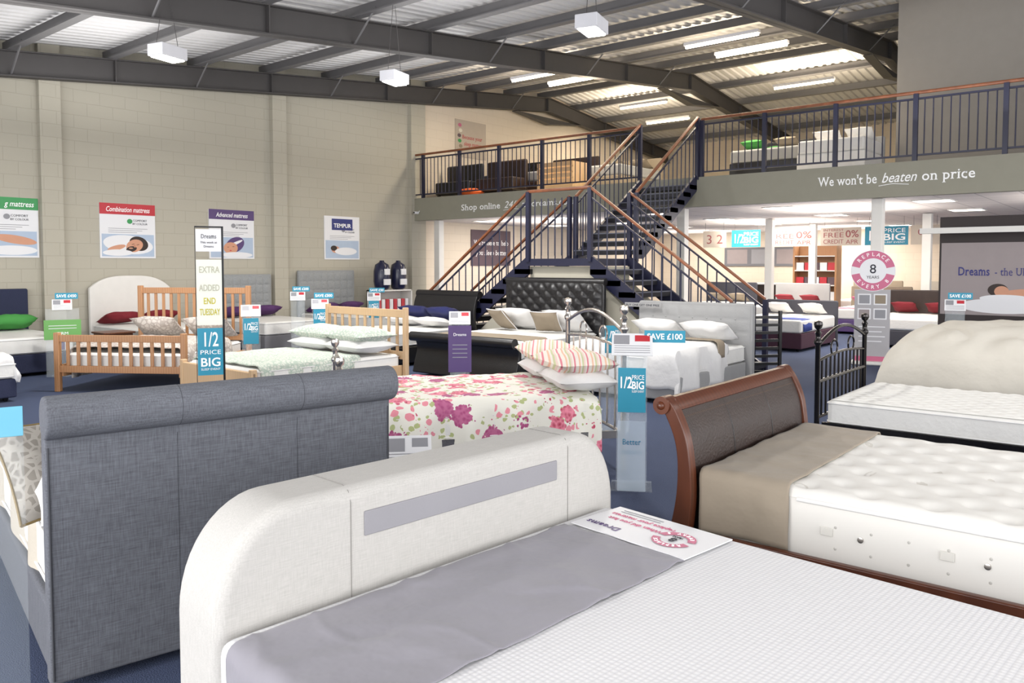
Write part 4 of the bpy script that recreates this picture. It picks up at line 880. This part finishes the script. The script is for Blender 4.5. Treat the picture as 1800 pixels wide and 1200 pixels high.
simple('far bed with dark headboard deep under the mezzanine centre',21.6,9.6,0,1.4,1.95,dgrey,dgrey,1.15,taupf,'the dark headboard bed deep under the mezzanine')
simple('bed against the back wall with plum base',26.6,7.0,0,1.4,1.95,plumf,taupf,1.15,redf,'the plum based bed by the back wall')
simple('bed against the back wall with cream headboard',26.6,5.0,0,1.4,1.95,lgrey,cfab,1.15,purf,'the cream headboard bed by the back wall')
simple('bed under the left walkway with brown headboard',19.5,12.6,0,1.4,1.95,brl,brl,1.15,redf,'the brown bed under the left walkway')
simple('black leather bed at left end of the upper walkway',17.2,13.8,MZ,1.4,1.8,blk,blk,1.1,None,'the upper black bed',None,True,dgrey)
simple('brown leather bed on the upper walkway beside the railing',17.2,12.0,MZ,1.4,1.8,brl,brl,1.1,orange,'the upper brown bed',mm=mgrey)
simple('cream bed on the upper walkway nearest the stair top',17.2,10.2,MZ,1.4,1.8,taupf,taupf,.9,taupf,'the upper cream bed',mm=lgrey)
r=simple('white bed with green cushions right of the stair top on the upper floor',17.2,6.15,MZ,1.4,2.0,blk,blk,1.0,greenf,'the upper green cushion bed',mm=lgrey)
pillow('cushion','green cushion at the foot of the upper bed behind the railing',r,.34,1.6,.72,.46,.4,.16,greenf,.3,0,'cushion',n=8)
pillow('cushion','taupe cushion at the foot of the upper bed behind the railing',r,-.34,1.6,.72,.46,.4,.16,taupf,.3,0,'cushion',n=8)
simple('pale draped bed behind the right upper railing',15.9,4.75,MZ,1.2,1.1,wfab,lgrey,.72,wfab,'the pale upper bed by the taupe wall',mm=wfab)
for i,(x,y,m) in enumerate(((14.9,14.0,blk),(14.9,12.6,brl))):
    r=root('upholstered_bench',['black leather bench end seen through the left railing','brown leather bench seen through the left railing'][i],'bench',x,y,MZ,-PI/2,'leather benches on the walkway')
    MB().box(-.6,.6,-.25,.25,.1,.42).build('seat',m,r,True,.04,3); MB().box(-.62,.62,.2,.32,.1,.88).build('backrest',m,r,True,.05,3)
    for s_ in (-.5,.5):
        for t in (-.2,.25): MB().box(s_-.03,s_+.03,t-.03,t+.03,0,.1).build('leg',blkm,r)
o=pillow('cushion','orange cushion lying beside the walkway railing',None,14.5,13.2,MZ+.1,.5,.5,.18,orange,0,0,'cushion')
r=root('storage_crate','slatted timber crate on the upper walkway near the stairs','crate',15.1,10.9,MZ,-PI/2)
b=MB()
for k in range(5): b.box(-.5,.5,-.3,-.28,.05+k*.13,.15+k*.13)
b.box(-.5,-.45,-.28,.3,0,.67).box(.45,.5,-.28,.3,0,.67).box(-.5,.5,.28,.3,0,.67).build('slats',MC['light_pine'],r)
X,Y=23.5,yat(1435,23.5)
r=root('lit_shelf_display','tall shelf unit of red and white packs deep under the mezzanine','shelf',X,Y,0,-PI/2)
MB().box(-.6,.6,.2,.25,0,2.2).box(-.62,-.57,-.2,.25,0,2.2).box(.57,.62,-.2,.25,0,2.2).build('carcass',MC['pine'],r)
for k in range(5): MB().box(-.57,.57,-.2,.2,.2+k*.42,.23+k*.42).build('shelf_board',white,r)
for k in range(4):
    for j in range(5):
        o=MB().box(-.09,.09,-.12,.12,0,.22).build('boxed_pillow_pack',[redc,cardw,plum][(j+k)%3],None); tag(o,'small boxed pack on the lit shelf display, %s shelf'%['lowest','second','third','top'][k],'pack','packs on the lit shelf display, %s shelf'%['lowest','second','third','top'][k]); o.location=(X,Y-.44+j*.22,.23+k*.42)
X,Y=25.5,yat(1330,25.5)
r=root('service_counter','long brown service counter near the back wall','counter',X,Y,0,-PI/2); MB().box(-1.6,1.6,-.3,.3,0,1.0).build('body',brl,r,True,.01); MB().box(-1.65,1.65,-.35,.35,1.0,1.05).build('top',white,r,True,.01)
r=root('menu_board','display board row above the service counter','sign',BX-.05,Y,1.9,-PI/2); F=Fr(r); F.rect(-1.8,-.3,1.8,.35,mgrey,'backing',0,.03)
for i in range(4): F.rect(-1.7+i*.9,-.22,-.95+i*.9,.28,grim if i%2 else lilac,'panel',.003)
x,y=at(1345,11.2); r=root('headboard_rack','black slatted rack leaning by the right stair end','rack',x,y,0,facing(x,y,.5))
for s_ in (-1,1): MB().box(s_*.24-.02,s_*.24+.02,-.02,.02,0,1.0).build('post',blkm,r)
for k in range(8): MB().box(-.24,.24,-.01,.01,.12+k*.11,.16+k*.11).build('slat',blkm,r)
# ------------------------------------------------------------------ light & camera
wd=bpy.data.worlds.new('w'); S.world=wd; wd.use_nodes=True; bg=wd.node_tree.nodes['Background']; bg.inputs[0].default_value=(.98,.985,1,1); bg.inputs[1].default_value=2.75
def area(loc,target,sx_,sy,e,col):
    o=lightobj('daylight_window',loc,sx_,sy,e,col); o.rotation_euler=(V(target)-V(loc)).to_track_quat('-Z','Y').to_euler()
area((-4.5,3,2.4),(8,7,1.0),9,3.6,480,(1,.995,.985)); area((6,-8.5,2.4),(7,8,1.4),12,3.6,640,(1,.995,.985))
cd=bpy.data.cameras.new('camera'); cam=bpy.data.objects.new('camera',cd); C.objects.link(cam); S.camera=cam
t=math.radians(2.75); cam.location=(0,0,H)
fwd=V((FX*math.cos(t),FY*math.cos(t),-math.sin(t))); cam.rotation_euler=fwd.to_track_quat('-Z','Y').to_euler()
cd.sensor_width=36; cd.lens=36*f/1800; cd.shift_y=-(135-f*math.tan(t))/1800; cd.clip_end=200; cd.clip_start=.05
